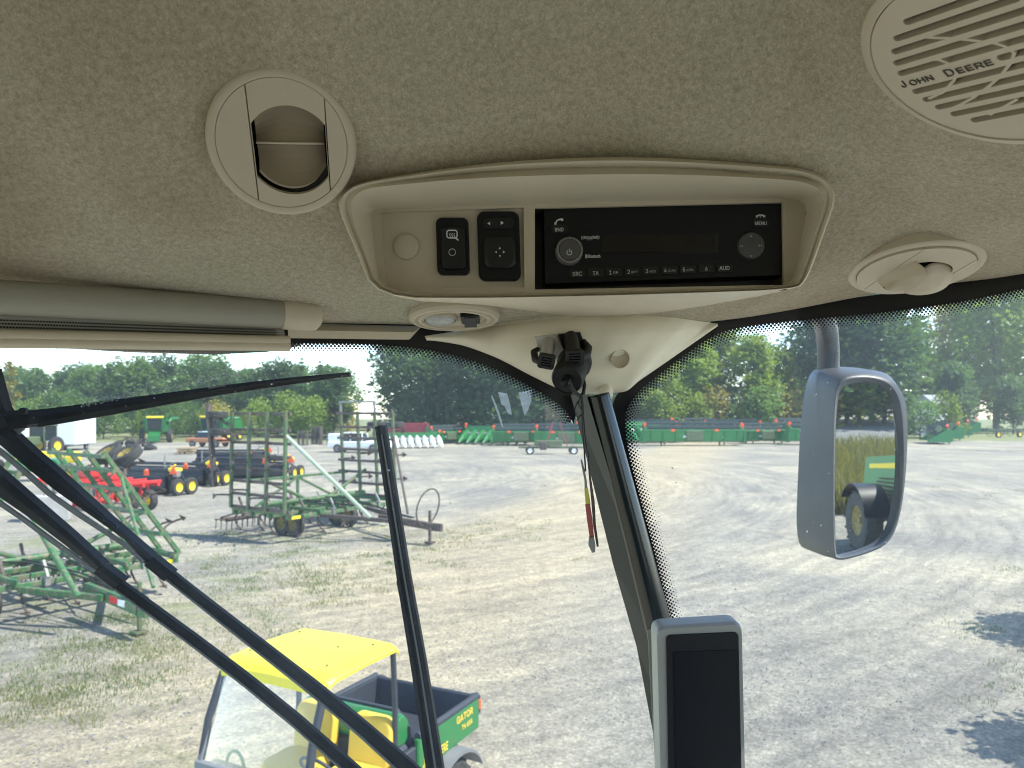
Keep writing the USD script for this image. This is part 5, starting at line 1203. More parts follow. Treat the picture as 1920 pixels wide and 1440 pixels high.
for s in (-1, 1):
    obj("roof_post", MB().tube([(s * .56, .69, 1.12), (s * .555, .62, 1.45), (s * .54, .46, 1.84)], .034, 10), M["liner"], UV, smooth=True)
    obj("roof_post", MB().tube([(s * .56, -.43, .75), (s * .555, -.44, 1.4), (s * .54, -.43, 1.86)], .026, 10), M["liner"], UV, smooth=True)
obj("roof_rail", MB().tube([(-.54, .44, 1.83), (.54, .44, 1.83)], .02, 8), M["liner"], UV, smooth=True)
obj("roof_rail", MB().tube([(-.54, -.43, 1.85), (.54, -.43, 1.85)], .02, 8), M["liner"], UV, smooth=True)
wsv = obj("windshield", MB().strip([(-.535, .705, 1.14), (.535, .705, 1.14)], [(-.52, .49, 1.82), (.52, .49, 1.82)]), M["gatorpane"], UV)
obj("windshield_frame", MB().bar((-.57, .72, 1.12), (.57, .72, 1.12), .06).bar((-.55, .715, 1.14), (-.535, .49, 1.82), .04, .02).bar((.55, .715, 1.14), (.535, .49, 1.82), .04, .02), M["greyplastic"], (wsv, UV))
obj("dash", MB().hull([(-.6, .5, .8), (.6, .5, .8), (-.6, .5, 1.06), (.6, .5, 1.06), (-.58, .72, 1.1), (.58, .72, 1.1), (-.6, .8, .8), (.6, .8, .8)]), M["liner"], UV)
obj("hood", MB().hull([(-.52, .74, 1.07), (.52, .74, 1.07), (-.45, 1.2, .98), (.45, 1.2, .98), (-.42, 1.42, .80), (.42, 1.42, .80), (-.55, .74, .75), (.55, .74, .75), (-.42, 1.45, .62), (.42, 1.45, .62)]), M["green"], UV, smooth=30)
obj("floor", MB().box((0, .15, .42), (1.3, 1.3, .08), .02).box((-.63, .0, .55), (.06, 1.0, .25), .02).box((.63, .0, .55), (.06, 1.0, .25), .02), M["liner"], UV)
obj("seat_base", MB().box((0, -.16, .58), (1.22, .52, .3), .05), M["black"], UV)
def seat(x):
    c = obj("seat", MB().hull(np.vstack([[(x + dx * .25, -.13 + dy * .25, .80) for dx, dy in rr(-1, -1, 1, 1, .45)], [(x + dx * .22, -.13 + dy * .22, .86) for dx, dy in rr(-1, -1, 1, 1, .5)], [(x + dx * .25, -.13 + dy * .25, .74) for dx, dy in rr(-1, -1, 1, 1, .45)]])), M["seatyellow"], UV, smooth=50)
    bk_ = []
    for y_, k in ((-.33, .9), (-.36, 1.0), (-.42, 1.0), (-.44, .92)):
        for dx, dz in rr(-1, -1, 1, 1, .5): bk_.append((x + dx * .235 * k, y_ - (dz + 1) * .03, 1.01 + dz * .25 * k))
    obj("backrest", MB().hull(bk_), M["seatyellow"], (c, UV), smooth=50)
seat(-.32); seat(.32)
a = np.linspace(0, 2 * np.pi, 25)
stw = obj("steering_wheel", MB().tube([( -.33 + .17 * math.cos(t), .30 + .09 * math.sin(t), 1.08 + .13 * math.sin(t)) for t in a], .014, 8), M["liner"], UV, smooth=True)
obj("steering_column", MB().cyl((-.33, .30, 1.08), (-.33, .55, .95), .03, 10), M["liner"], (stw, UV), smooth=30)
obj("grab_bar", MB().tube([(.36 + .10 * math.cos(a), .52, 1.04 + .14 * math.sin(a)) for a in np.linspace(-.5, math.pi + .5, 16)], .014, 8), M["green"], UV, smooth=True)
obj("grab_bar", MB().tube([(-.60, -.03 + .13 * math.cos(a), .76 + .16 * math.sin(a)) for a in np.linspace(-.6, math.pi + .6, 16)], .014, 8), M["green"], UV, smooth=True)
tk = []
for x in (-.55, .55):
    for y_, z_ in [( -.56 + .10 * math.cos(t), 1.10 + .13 * math.sin(t)) for t in np.linspace(0, 2 * np.pi, 14)]: tk += [(x, y_, z_), (x * .94, -.56 + (y_ + .56) * 1.15, 1.10 + (z_ - 1.10) * 1.15)]
obj("rear_guard", MB().hull(tk), M["green"], UV, smooth=45)
obj("engine_cover", MB().box((0, -.52, .78), (1.2, .16, .42), .03), M["liner"], UV)
# cargo bed: open tub
bd_ = MB()
def slab3(P, th):  # quad with thickness
    P = np.array(P, float); n_ = unit(np.cross(P[1] - P[0], P[2] - P[0])); return np.vstack([P, P + n_ * th])
bd_.hull(slab3([(-.62, -1.72, .70), (.62, -1.72, .70), (.62, -.72, .70), (-.62, -.72, .70)], .03))
obj("bed_floor", bd_, M["liner"], UV)
for s in (-1, 1):
    obj("bed_side", MB().box((s * .645, -1.20, .86), (.05, 1.12, .32), .012), M["green"], UV)
    obj("bed_inner", MB().box((s * .612, -1.20, .875), (.012, 1.08, .30), .003), M["liner"], UV)
    obj("bed_rail", MB().tube([(s * .645, -.66, 1.035), (s * .645, -1.76, 1.035)], .034, 10), M["liner"], UV, smooth=40)
obj("tailgate", MB().box((0, -1.75, .87), (1.26, .05, .34), .015), M["liner"], UV)
obj("headboard", MB().hull(slab3([(-.6, -.68, .72), (.6, -.68, .72), (.58, -.64, 1.12), (-.58, -.64, 1.12)], .03)).hull([(-.5, -.66, 1.1), (.5, -.66, 1.1), (-.42, -.655, 1.24), (.42, -.655, 1.24), (-.5, -.70, 1.1), (.5, -.70, 1.1), (-.42, -.69, 1.24), (.42, -.69, 1.24)]), M["liner"], UV)
for s in (-1, 1):
    lb = obj("tail_light", MB().box((s * .60, -1.80, .93), (.11, .06, .2), .015), M["liner"], UV)
    obj("lens", MB().box((s * .60, -1.834, .96), (.085, .02, .075), .008), M["orange"], (lb, UV)); obj("lens", MB().box((s * .655, -1.80, .93), (.02, .045, .1), .006), M["orange"], (lb, UV))
    fp = []
    for k in range(13):
        t = math.radians(10 + 150 * k / 12); fp.append((-1.18 + .46 * math.cos(t), .30 + .42 * math.sin(t)))
    A = np.array([(s * .50, y_, z_) for y_, z_ in fp]); B = np.array([(s * .80, y_, z_ - .015) for y_, z_ in fp])
    obj("fender", MB().strip(A, B).strip(B - [0, 0, .012], A - [0, 0, .012]).strip(B, B - [0, 0, .03]), M["greyplastic"], UV, smooth=40)
    wheel(UV, (s * .62, -1.18, .31), (1, 0, 0), .31, .26, "yellow", .52, 14)
    wheel(UV, (s * .60, 1.02, .29), (1, 0, 0), .29, .22, "yellow", .52, 12)
    obj("lower_side", MB().hull([(s * .60, -.72, .45), (s * .60, .62, .45), (s * .66, .62, .5), (s * .66, -.72, .5), (s * .66, -.66, .70), (s * .60, -.66, .70), (s * .66, .5, .62), (s * .60, .5, .62)]), M["green"], UV)
obj("side_cover", MB().box((-.62, -.50, .80), (.05, .34, .3), .012), M["liner"], UV)
def side_text(s, y0, z0, cap, length, mat="seatyellow"):
    t = meshkit.text_mesh(s, cap, .003, True); v = np.array(t.vertices); v[:, 0] *= length / v[:, 0].max()
    obj("lettering", MB().raw(np.c_[np.full(len(v), -.6715) - v[:, 2], y0 - v[:, 0], z0 + v[:, 1]], np.asarray(t.faces)), M[mat], UV)
side_text("JOHN DEERE", -.70, .735, .075, .44); side_text("GATOR", -1.30, .905, .066, .32); side_text("TH 6X4", -1.40, .81, .048, .21)

# ---------------------------------------------------------------- black land rollers with yellow wheels
def roller():
    t = thing("land_roller", "", "farm implement", (0, 0, 0))
    obj("drum", MB().lathe([(0, -2.6), (.40, -2.6), (.47, -2.57), (.47, 2.57), (.40, 2.6), (0, 2.6)], (0, 0, .50), (1, 0, 0), 40), M["drum"], t, smooth=35)
    obj("frame", MB().bar((-2.8, .0, 1.12), (2.8, 0, 1.12), .16).bar((-2.75, -.45, .98), (2.75, -.45, .98), .10).bar((2.75, -.5, .95), (2.75, .4, .95), .12).bar((-2.75, -.5, .95), (-2.75, .4, .95), .12), M["drum"], t)
    for s in (-1, 1): obj("end_plate", MB().hull([(s * 2.64, -.28, .4), (s * 2.64, .28, .4), (s * 2.64, .35, 1.15), (s * 2.64, -.35, 1.15), (s * 2.70, -.28, .4), (s * 2.70, .28, .4), (s * 2.70, .35, 1.15), (s * 2.70, -.35, 1.15)]), M["drum"], t)
    for k, y in ((0, -.35), (1, .35)): wheel(t, (3.25 + .12 * k, y, .40), (1, 0, 0) if k == 0 else (1, .0, 0), .40, .26, "yellow", .55)
    obj("wheel_arm", MB().bar((2.75, -.35, 1.0), (3.05, -.35, .45), .1).bar((2.75, .35, 1.0), (3.15, .35, .45), .1), M["drum"], t)
    obj("bracket", MB().box((2.9, -.1, 1.18), (.42, .5, .16), .03).bar((2.5, -.1, 1.2), (2.9, -.1, 1.42), .07), M["yellow"], t)
    obj("valve_block", MB().box((3.1, -.25, 1.0), (.25, .3, .3), .03).bar((2.2, .0, 1.25), (2.2, 0, 1.85), .05).bar((1.9, .3, 1.2), (2.6, .1, 1.5), .04), M["steel"], t)
    sm_ = obj("warning_triangle", MB().hull([(3.0, -.62, 1.02), (3.46, -.62, 1.02), (3.23, -.62, 1.42), (3.0, -.60, 1.02), (3.46, -.60, 1.02), (3.23, -.60, 1.42)]), M["orange"], t)
    obj("marker_light", MB().lathe([(0, -.06), (.09, -.06), (.1, 0), (.07, .07), (0, .08)], (1.6, -.52, 1.12), (0, -1, 0), 12).box((1.6, -.5, .98), (.3, .04, .14), .01), M["orange"], t)
    return t
r0 = roller()
def place(t, label, loc, rz, scale=1.0, group=None):
    x = UsdGeom.Xformable(stage.GetPrimAtPath(t.path)); ops = x.GetOrderedXformOps()
    ops[0].Set(Gf.Vec3d(*map(float, loc))); ops[1].Set(math.degrees(rz)); ops[2].Set(Gf.Vec3f(scale, scale, scale)); tag(x.GetPrim(), label, None, group)
def at_end(px, d, off, rz):
    p = GD(px, d); return p - np.array([math.cos(rz) * off, math.sin(rz) * off, 0])
place(r0, "nearest black land roller with a red triangle beside its yellow wheels", at_end(345, 35, 3.3, -.30), -.30)
dup(r0, "middle black land roller, its drum partly hidden by the rusty pole", "farm implement", at_end(412, 39, 3.3, -.28), -.28)
dup(r0, "farthest black land roller, seen through the upright cultivator wing", "farm implement", at_end(556, 43, 3.3, -.12), -.12)
dup(r0, "black land roller parked behind the other rollers", "farm implement", at_end(520, 55, 3.3, .05), .05, scale=.9)

# ---------------------------------------------------------------- red disc implement behind the near cultivator
rd = thing("disc_harrow", "bright red disc implement behind the green cultivator at the left", "farm implement", GD(185, 31), -.55)
mb = MB()
for y in (-1.0, -.35, .35, 1.0): mb.bar((-2.6, y, .95), (2.6, y, .95), .13)
obj("frame", mb, M["red"], rd)
for x in (-2.5, -1.5, -.5, .5, 1.5, 2.5): obj("cross_beam", MB().bar((x, -1.15, 1.07), (x, 1.15, 1.07), .12), M["red"], rd)
for x in np.arange(-2.4, 2.5, .55):
    for y in (-.9, .9):
        obj("disc_unit", MB().bar((x, y, .9), (x - .1, y + .12, .42), .08).lathe([(0, .03), (.2, .012), (.29, -.035), (.30, -.03), (.2, .025), (0, .045)], (x - .1, y + .12, .32), (.9, .35, 0), 16), M["red" if (int(x * 10) % 3) else "steel"], rd)
obj("tank", MB().box((-.8, .1, 1.32), (.9, .6, .4), .08), M["red"], rd); obj("tank", MB().box((1.1, -.1, 1.28), (.7, .7, .34), .08), M["red"], rd)
for y in (-.4, .4): wheel(rd, (2.9, y, .4), (0, 1, 0), .4, .28, "yellow")
bkx = thing("concrete_block", "grey concrete block on the yard behind the green cultivator", "concrete block", GD(88, 27), .4)
obj("block", MB().box((0, 0, .45), (1.5, .7, .9), .03), M["concrete"], bkx); obj("lifting_eye", MB().tube([(-.1, 0, .88), (-.08, 0, .98), (.08, 0, .98), (.1, 0, .88)], .015, 6), M["rust"], bkx)

# ---------------------------------------------------------------- left background
au = thing("grain_auger", "long yellow tube of a grain auger lying behind the red implement", "farm implement", GD(100, 48), .05)
obj("tube", MB().cyl((-2.6, 0, .95), (1.6, 0, .95), .38, 24), M["yellow"], au, smooth=35)
for x in (-1.8, -.9, 0, .9): obj("band", MB().lathe([(.385, -.03), (.40, -.03), (.40, .03), (.385, .03)], (x, 0, .95), (1, 0, 0), 24), M["wood"], au)
obj("stand", MB().bar((-1.5, -.3, 0), (-1.5, 0, .7), .08).bar((-1.5, .3, 0), (-1.5, 0, .7), .08).bar((1, -.3, 0), (1, 0, .7), .08).bar((1, .3, 0), (1, 0, .7), .08), M["rust"], au)
gc = thing("grain_cart", "small bright green farm cart with yellow wheel hub behind the wiper arm", "cart", GD(108, 42), .15)
obj("hopper", MB().hull([(-1.6, -.5, .7), (.5, -.5, .7), (-1.9, -.7, 1.25), (.1, -.7, 1.25), (-1.6, .5, .7), (.5, .5, .7), (-1.9, .7, 1.25), (.1, .7, 1.25)]), M["green"], gc)
obj("chassis", MB().bar((-2, -.3, .6), (1.2, -.3, .6), .12).bar((-2, .3, .6), (1.2, .3, .6), .12), M["green"], gc)
wheel(gc, (.2, -.72, .48), (0, 1, 0), .48, .3, "yellow", .6); wheel(gc, (.2, .72, .48), (0, 1, 0), .48, .3, "yellow", .6)
bxv = thing("box_trailer", "pale blue white box trailer in front of the bushes at the left", "trailer", GD(136, 74), .12)
obj("body", MB().box((0, 0, 2.05), (2.55, 4.5, 2.9), .05), M["paleblue"], bxv); obj("rear_door", MB().box((0, -2.26, 2.0), (2.2, .03, 2.6), .01), M["paleblue"], bxv)
obj("underframe", MB().box((0, .2, .52), (1.2, 4.6, .16), .02), M["rust"], bxv)
for s in (-1, 1): wheel(bxv, (s * 1.0, .6, .36), (1, 0, 0), .36, .22, "steel")
bx2 = thing("storage_box", "small white storage box half hidden by the wiper arm", "box", GD(42, 72), .1)
obj("body", MB().box((0, 0, 1.2), (1.5, 1.5, 2.4), .04), M["paleblue"], bx2); obj("lid", MB().box((0, 0, 2.45), (1.6, 1.6, .1), .03), M["white"], bx2)
ot = thing("old_tractor", "dull green old tractor with square cab parked before the bushes", "tractor", GD(76, 66), -.2)
obj("cab", MB().box((0, .3, 1.9), (1.5, 1.4, 1.3), .08), M["glassdark"], ot); obj("cab_roof", MB().box((0, .3, 2.62), (1.7, 1.6, .16), .06), M["greencold"], ot)
for x, y in ((-.72, -.38), (.72, -.38), (-.72, .98), (.72, .98)): obj("cab_post", MB().bar((x, y, 1.2), (x, y, 2.6), .1), M["greencold"], ot)
obj("hood", MB().box((0, -1.3, 1.25), (.8, 2.0, .8), .1), M["greencold"], ot)
for s in (-1, 1): wheel(ot, (s * .95, .7, .8), (1, 0, 0), .8, .4, "yellow", .5, 16); wheel(ot, (s * .8, -1.8, .5), (1, 0, 0), .5, .28, "yellow", .5)

def combine():
    t = thing("combine_harvester", "", "combine harvester", (0, 0, 0))   # front towards -y
    obj("body", MB().hull([(-1.5, .0, 1.5), (1.5, 0, 1.5), (-1.5, 0, 3.3), (1.5, 0, 3.3), (-1.5, 4.6, 1.4), (1.5, 4.6, 1.4), (-1.5, 4.2, 3.1), (1.5, 4.2, 3.1)]), M["green"], t)
    obj("grain_tank", MB().hull([(-1.2, .6, 3.3), (1.2, .6, 3.3), (-1.5, .3, 3.7), (1.5, .3, 3.7), (-1.2, 2.4, 3.3), (1.2, 2.4, 3.3), (-1.5, 2.7, 3.7), (1.5, 2.7, 3.7)]), M["green"], t)
    cb = obj("cab", MB().hull([(-.85, -1.5, 1.9), (.85, -1.5, 1.9), (-.95, -1.7, 3.3), (.95, -1.7, 3.3), (-.95, 0, 1.8), (.95, 0, 1.8), (-.95, 0, 3.4), (.95, 0, 3.4)]), M["glassdark"], t)
    obj("cab_roof", MB().box((0, -.85, 3.52), (2.1, 2.0, .28), .1), M["yellow"], (cb, t))
    for s in (-1, 1):
        obj("cab_post", MB().bar((s * .93, -1.62, 1.8), (s * .98, -1.72, 3.4), .12), M["green"], (cb, t))
        wheel(t, (s * 1.75, .5, .95), (1, 0, 0), .95, .6, "yellow", .5, 18); wheel(t, (s * 1.2, 4.0, .6), (1, 0, 0), .6, .36, "yellow", .5)
        obj("mirror", MB().bar((s * 1.0, -1.6, 3.1), (s * 1.5, -1.7, 2.9), .05).box((s * 1.55, -1.72, 2.7), (.25, .08, .5), .03), M["black"], t)
    obj("feeder_house", MB().hull([(-.7, -1.2, .9), (.7, -1.2, .9), (-.7, -1.2, 1.6), (.7, -1.2, 1.6), (-.7, -2.9, .3), (.7, -2.9, .3), (-.7, -2.9, 1.0), (.7, -2.9, 1.0)]), M["green"], t)
    obj("unloading_auger", MB().tube([(1.6, .4, 2.8), (1.9, .8, 3.3), (2.6, 2.2, 3.3)], .2, 12), M["green"], t, smooth=True)
    obj("ladder", MB().bar((-1.6, -.7, .5), (-1.6, -.7, 1.9), .07).bar((-1.6, -1.1, .5), (-1.6, -1.1, 1.9), .07), M["liner"], t)
    return t
cb0 = combine(); place(cb0, "green combine harvester with yellow cab roof before the left wood", GD(292, 90), .35, .88)
dup(cb0, "second green combine harvester, mostly hidden behind the rusty pole", "combine harvester", GD(402, 95), -.3, scale=.88)

# heaps and stacks
jk = thing("scrap_heap", "dark heap of old tyres and rusty scrap left of the combine", "scrap heap", GD(255, 74))
r_ = np.random.default_rng(9)
for k in range(11):
    x, y = r_.uniform(-1.8, 1.8), r_.uniform(-.6, .6); tilt = unit([r_.normal(0, .3), r_.normal(0, .3), 1]); z = .15 + .24 * (k % 3)
    obj("tyre", MB().lathe([(.22, -.11), (.42, -.12), (.46, -.06), (.46, .06), (.42, .12), (.22, .11), (.20, 0), (.22, -.11)], (x, y, z), tilt, 18), M["tyre"], jk, smooth=40)
for k in range(9):
    x, y = r_.uniform(-1.6, 1.4), r_.uniform(-.5, .5); obj("scrap_bar", MB().bar((x, y, .6), (x + r_.uniform(-1, 1), y + r_.uniform(-.3, .3), 1.1 + r_.uniform(-.3, .4)), .12), M["rust"], jk)
lm = thing("timber_stack", "stack of pale sawn planks between the combines and the rollers", "timber stack", GD(350, 68), .2)
for k in range(12):
    obj("plank", MB().box(((k % 4) * .34 - .5 + .04 * (k % 3), 0, .12 + .2 * (k // 4)), (.30, 2.6, .13), .01, rz=.02 * ((k * 7) % 5 - 2)), M["wood"], lm)
og = thing("old_pickup", "faded orange pickup with dark windows left of the rusty pole", "pickup truck", GD(392, 80), 1.35)
obj("body", MB().box((0, 0, .75), (1.8, 4.6, .5), .1), pm("faded_orange", (.42, .17, .08), .5, .15, 3), og); obj("cabin", MB().hull([(-.8, -.6, 1.0), (.8, -.6, 1.0), (-.8, 1.2, 1.0), (.8, 1.2, 1.0), (-.65, -.2, 1.6), (.65, -.2, 1.6), (-.65, .9, 1.6), (.65, .9, 1.6)]), M["glassdark"], og)
obj("cabin_roof", MB().box((0, .35, 1.63), (1.34, 1.14, .06), .02), M["paleblue"], og)
for s in (-1, 1):
    for y in (-1.4, 1.4): wheel(og, (s * .85, y, .36), (1, 0, 0), .36, .22, "steel")
def pallet_stack(label, loc, rz, n, mat="greywood"):
    t = thing("pallet_stack", label, "pallet stack", loc, rz)
    for k in range(n):
        z = .16 * k
        mb = MB()
        for x in (-.5, 0, .5): mb.box((x, 0, z + .06), (.09, 1.0, .09), 0)
        for y in np.linspace(-.45, .45, 6): mb.box((0, y, z + .125), (1.2, .11, .022), 0)
        obj("pallet", mb, M[mat], t)
pallet_stack("dark stack of pallets behind the rusty cultivator, leftmost of three", GD(568, 84), .1, 10)
pallet_stack("dark stack of pallets behind the rusty cultivator, middle of three", GD(594, 86), -.1, 13)
pallet_stack("dark stack of pallets behind the rusty cultivator, rightmost of three", GD(622, 85), .2, 9)
pallet_stack("pale stack of pallets standing above the green headers", GD(871, 104), .0, 24, "wood")

# white pickup behind the right wing
pk = thing("white_pickup", "white pickup truck seen through the far cultivator wing", "pickup truck", GD(672, 70), 1.45)
obj("body", MB().box((0, 0, .78), (1.9, 5.4, .62), .12), M["white"], pk)
obj("cabin", MB().hull([(-.88, -.9, 1.08), (.88, -.9, 1.08), (-.88, 1.5, 1.08), (.88, 1.5, 1.08), (-.72, -.3, 1.8), (.72, -.3, 1.8), (-.72, 1.2, 1.8), (.72, 1.2, 1.8)]), M["glassdark"], pk); obj("cabin_roof", MB().box((0, .45, 1.83), (1.48, 1.55, .09), .03), M["white"], pk)
for s in (-1, 1):
    for y in (-.6, .45, 1.35): obj("pillar", MB().bar((s * .87, y * 1.1, 1.06), (s * .73, y, 1.8), .09), M["white"], pk)
    for y in (-1.7, 1.7): wheel(pk, (s * .9, y, .40), (1, 0, 0), .40, .26, "steel")
obj("bed_cap", MB().box((0, 2.0, 1.4), (1.75, 1.3, .7), .08), M["white"], pk)

# faded red wagon behind the white snouts
rw = thing("grain_wagon", "faded red ribbed grain wagon behind the white snouted header", "wagon", GD(762, 88), .0)
obj("box", MB().hull([(-2.4, -1, 1.0), (2.4, -1, 1.0), (-2.6, -1.2, 2.4), (2.6, -1.2, 2.4), (-2.4, 1, 1.0), (2.4, 1, 1.0), (-2.6, 1.2, 2.4), (2.6, 1.2, 2.4)]), M["maroon"], rw)
for x in np.linspace(-2.3, 2.3, 8): obj("rib", MB().bar((x * .97, -1.03, 1.0), (x * 1.05, -1.24, 2.4), .08), M["maroon"], rw)
for x in (-1.6, 1.6):
    for y in (-1, 1): wheel(rw, (x, y, .45), (0, 1, 0), .45, .28, "white")
obj("running_gear", MB().bar((-2, 0, .8), (2.8, 0, .8), .16), M["rust"], rw)

# ---------------------------------------------------------------- harvester headers
def corn_header(n, mat, tip):
    t = thing("corn_header", "", "harvester header", (0, 0, 0)); w = .76
    obj("back_frame", MB().box((0, 1.0, .95), (n * w + .4, .2, .9), .04).bar((-n * w / 2, 1.15, 1.5), (n * w / 2, 1.15, 1.5), .18), M["green"], t)
    obj("cross_auger", MB().cyl((-n * w / 2, .65, .85), (n * w / 2, .65, .85), .22, 16), M["steel"], t, smooth=30)
    for k in range(n + 1):
        x = (k - n / 2) * w; P = []
        for y, h, ww, z in ((.9, .55, .26, .75), (.3, .62, .28, .55), (-.5, .42, .25, .40), (-1.1, .20, .14, .22), (-1.45, .06, .03, .10)):
            P.append(np.array([(x + ww * math.cos(a), y, z + h * max(math.sin(a), 0) + (0 if math.sin(a) > 0 else .0)) for a in np.linspace(0, np.pi, 11)]))
        mb = MB()
        for a, b in zip(P[:-1], P[1:]): mb.strip(a, b)
        mb.raw(np.vstack([P[0], P[0].mean(0, keepdims=True)]), [(i, i + 1, 11) for i in range(10)])
        obj("snout", mb, M[mat], t, smooth=50)
    for s in (-1, 1): obj("marker_light", MB().lathe([(0, -.08), (.11, -.08), (.12, 0), (.09, .09), (0, .1)], (s * (n * w / 2 + .15), .9, 1.75), (0, -1, 0), 12).bar((s * (n * w / 2 + .15), 1.0, 1.2), (s * (n * w / 2 + .15), 1.0, 1.7), .05), M["orange"], t)
    return t
ch0 = corn_header(7, "white", 0); place(ch0, "corn header with a row of white snouts in front of the red wagon", GD(776, 77) + [0, .6, 0], .28)
ch1 = corn_header(8, "green", 0); place(ch1, "green corn header with rounded snouts, nearest behind the right hand header row", GD(1318, 88), -.22, 2.0)
dup(ch1, "green corn header with rounded snouts, right of the long trailer", "harvester header", GD(930, 86), -.3, scale=1.3)
dup(ch1, "green corn header with rounded snouts at the foot of the corner post", "harvester header", GD(1200, 90), .3, scale=1.6)
dup(ch1, "green corn header with rounded snouts behind the gap left of the mirror", "harvester header", GD(1440, 99), -.1, scale=1.25)
def grain_header(w=9.0):
    t = thing("grain_header", "", "harvester header", (0, 0, 0))
    obj("back_sheet", MB().hull([(-w / 2, .55, .45), (w / 2, .55, .45), (-w / 2, .75, 1.35), (w / 2, .75, 1.35), (-w / 2, .62, .45), (w / 2, .62, .45), (-w / 2, .82, 1.35), (w / 2, .82, 1.35)]).bar((-w / 2, .8, 1.42), (w / 2, .8, 1.42), .18), M["green"], t)
    obj("floor_pan", MB().hull([(-w / 2, .58, .40), (w / 2, .58, .40), (-w / 2, -.75, .30), (w / 2, -.75, .30), (-w / 2, .58, .48), (w / 2, .58, .48), (-w / 2, -.75, .34), (w / 2, -.75, .34)]), M["green"], t)
    obj("front_shield", MB().hull([(-w / 2, -.78, .28), (w / 2, -.78, .28), (-w / 2, -.70, .95), (w / 2, -.70, .95), (-w / 2, -.74, .28), (w / 2, -.74, .28), (-w / 2, -.66, .95), (w / 2, -.66, .95)]), M["green"], t)
    obj("feed_auger", MB().cyl((-w / 2 + .2, .15, .78), (w / 2 - .2, .15, .78), .28, 16), M["green"], t, smooth=30)
    for s in (-1, 1):
        x = s * (w / 2 + .06); Q = [(.85, .35), (.85, 1.5), (.3, 1.55), (-.6, .95), (-1.5, .35), (-1.5, .25), (.6, .25)]
        obj("end_divider", MB().hull([(x + dx, y, z) for y, z in Q for dx in (-.06, .06)]), M["green"], t)
        obj("reel_arm", MB().bar((s * (w / 2 - .15), .75, 1.5), (s * (w / 2 - .15), -.45, 1.75), .12), M["green"], t)
        obj("marker_light", MB().lathe([(0, -.1), (.13, -.1), (.15, 0), (.11, .11), (0, .12)], (s * (w / 2 - .1), .35, 1.95), (0, -1, 0), 12).bar((s * (w / 2 - .1), .45, 1.5), (s * (w / 2 - .1), .45, 1.95), .05), M["orange"], t)
        obj("reflector", MB().box((s * w * .22, .91, 1.42), (.34, .03, .2), .01), M["orange"], t)
        obj("end_shield", MB().lathe([(0, .02), (.34, .0), (.36, -.04), (0, -.06)], (s * (w / 2 - .05), -.40, 1.62), (s, 0, 0), 18), M["greencold"], t)
    obj("reel_tube", MB().cyl((-w / 2 + .2, -.4, 1.62), (w / 2 - .2, -.4, 1.62), .09, 10), M["reel"], t, smooth=30)
    for k in range(6):
        a = k * np.pi / 3 + .3; y, z = -.4 + .52 * math.cos(a), 1.62 + .52 * math.sin(a)
        bt = obj("reel_bat", MB().bar((-w / 2 + .2, y, z), (w / 2 - .2, y, z), .06, .16), M["reel"], t)
        mb = MB()
        for x in np.linspace(-w / 2 + .3, w / 2 - .3, 26): mb.bar((x, y, z), (x, y + .03, z - .24), .018)
        obj("reel_tines", mb, M["reel"], (bt, t), kind="stuff")
    for x in np.linspace(-w / 2 + .4, w / 2 - .4, 5):
        mb = MB()
        for k in range(3):
            a = k * np.pi / 3 + .3; mb.bar((x, -.4 + .52 * math.cos(a), 1.62 + .52 * math.sin(a)), (x, -.4 - .52 * math.cos(a), 1.62 - .52 * math.sin(a)), .05)
        obj("reel_spider", mb, M["reel"], t)
    for s in (-1, 1): obj("stand", MB().bar((s * w * .3, .7, 0), (s * w * .3, .7, .5), .12).bar((s * w * .3, -.7, 0), (s * w * .3, -.7, .3), .12), M["greencold"], t)
    obj("sight_glass", MB().box((.8, .74, .85), (.42, .06, .2), .01), M["white"], t)
    for x in np.linspace(-w / 2 + .6, w / 2 - .6, 8): obj("back_rib", MB().bar((x, .68, .45), (x, .88, 1.36), .09), M["green"], t)
    obj("feeder_frame", MB().box((0, .86, .95), (1.5, .16, .9), .04), M["greencold"], t)
    return t
gh = grain_header(); gG = "grain headers parked in rows across the yard"
place(gh, "long green grain header facing the yard just right of the corner post", GD(1298, 83), .02 + math.pi, 1.22)
gs = grain_header(5.6); place(gs, "short green grain header just right of the mirror, facing the yard", GD(1722, 85), math.pi + .03, 1.1)
for src, px, d, rz, s, lab in [
    (gh, 1570, 85, -.02, 1.15, "green grain header behind the rear view mirror, its left end showing"), (gs, 1432, 88, .22, 1.0, "short green grain header filling the gap left of the mirror"),
    (gs, 975, 83, .12, 1.0, "short green grain header left of the red trailer stand"), (gs, 1062, 79, -.08, 1.05, "short green grain header ending at the corner post"), (gs, 905, 94, -.25, 1.0, "short green grain header under the pale pallets"), (gs, 838, 88, .8, .9, "short green grain header turned aslant beside the white snouts"),
    (gs, 1215, 93, -.2, 1.15, "short green grain header in the second row by the corner post"), (gs, 1290, 97, .12, 1.2, "short green grain header in the second row, black reel showing"), (gs, 1372, 95, -.1, 1.15, "short green grain header in the second row above the long one's right end"), (gs, 1500, 96, .15, 1.2, "short green grain header in the second row left of the mirror"),
    (gs, 1130, 92, .1, 1.1, "short green grain header in the second row behind the corner post"), (gs, 1330, 108, -.06, 1.3, "short green grain header in the third row, only its reel showing"), (gs, 1020, 104, .15, 1.2, "short green grain header in the third row left of the post"), (gs, 1455, 110, .1, 1.3, "short green grain header in the third row beyond the gap"),
    (gs, 1760, 88, 1.2, 1.0, "nearest of the end-on green headers right of the mirror"), (gs, 1779, 98, 1.25, 1.05, "second of the end-on green headers right of the mirror"), (gs, 1797, 110, 1.25, 1.1, "third of the end-on green headers right of the mirror"), (gs, 1814, 124, 1.25, 1.15, "fourth of the end-on green headers, farthest right"),
]:
    dup(src, lab, "harvester header", GD(px, d), rz + math.pi, None, s * 1.1)
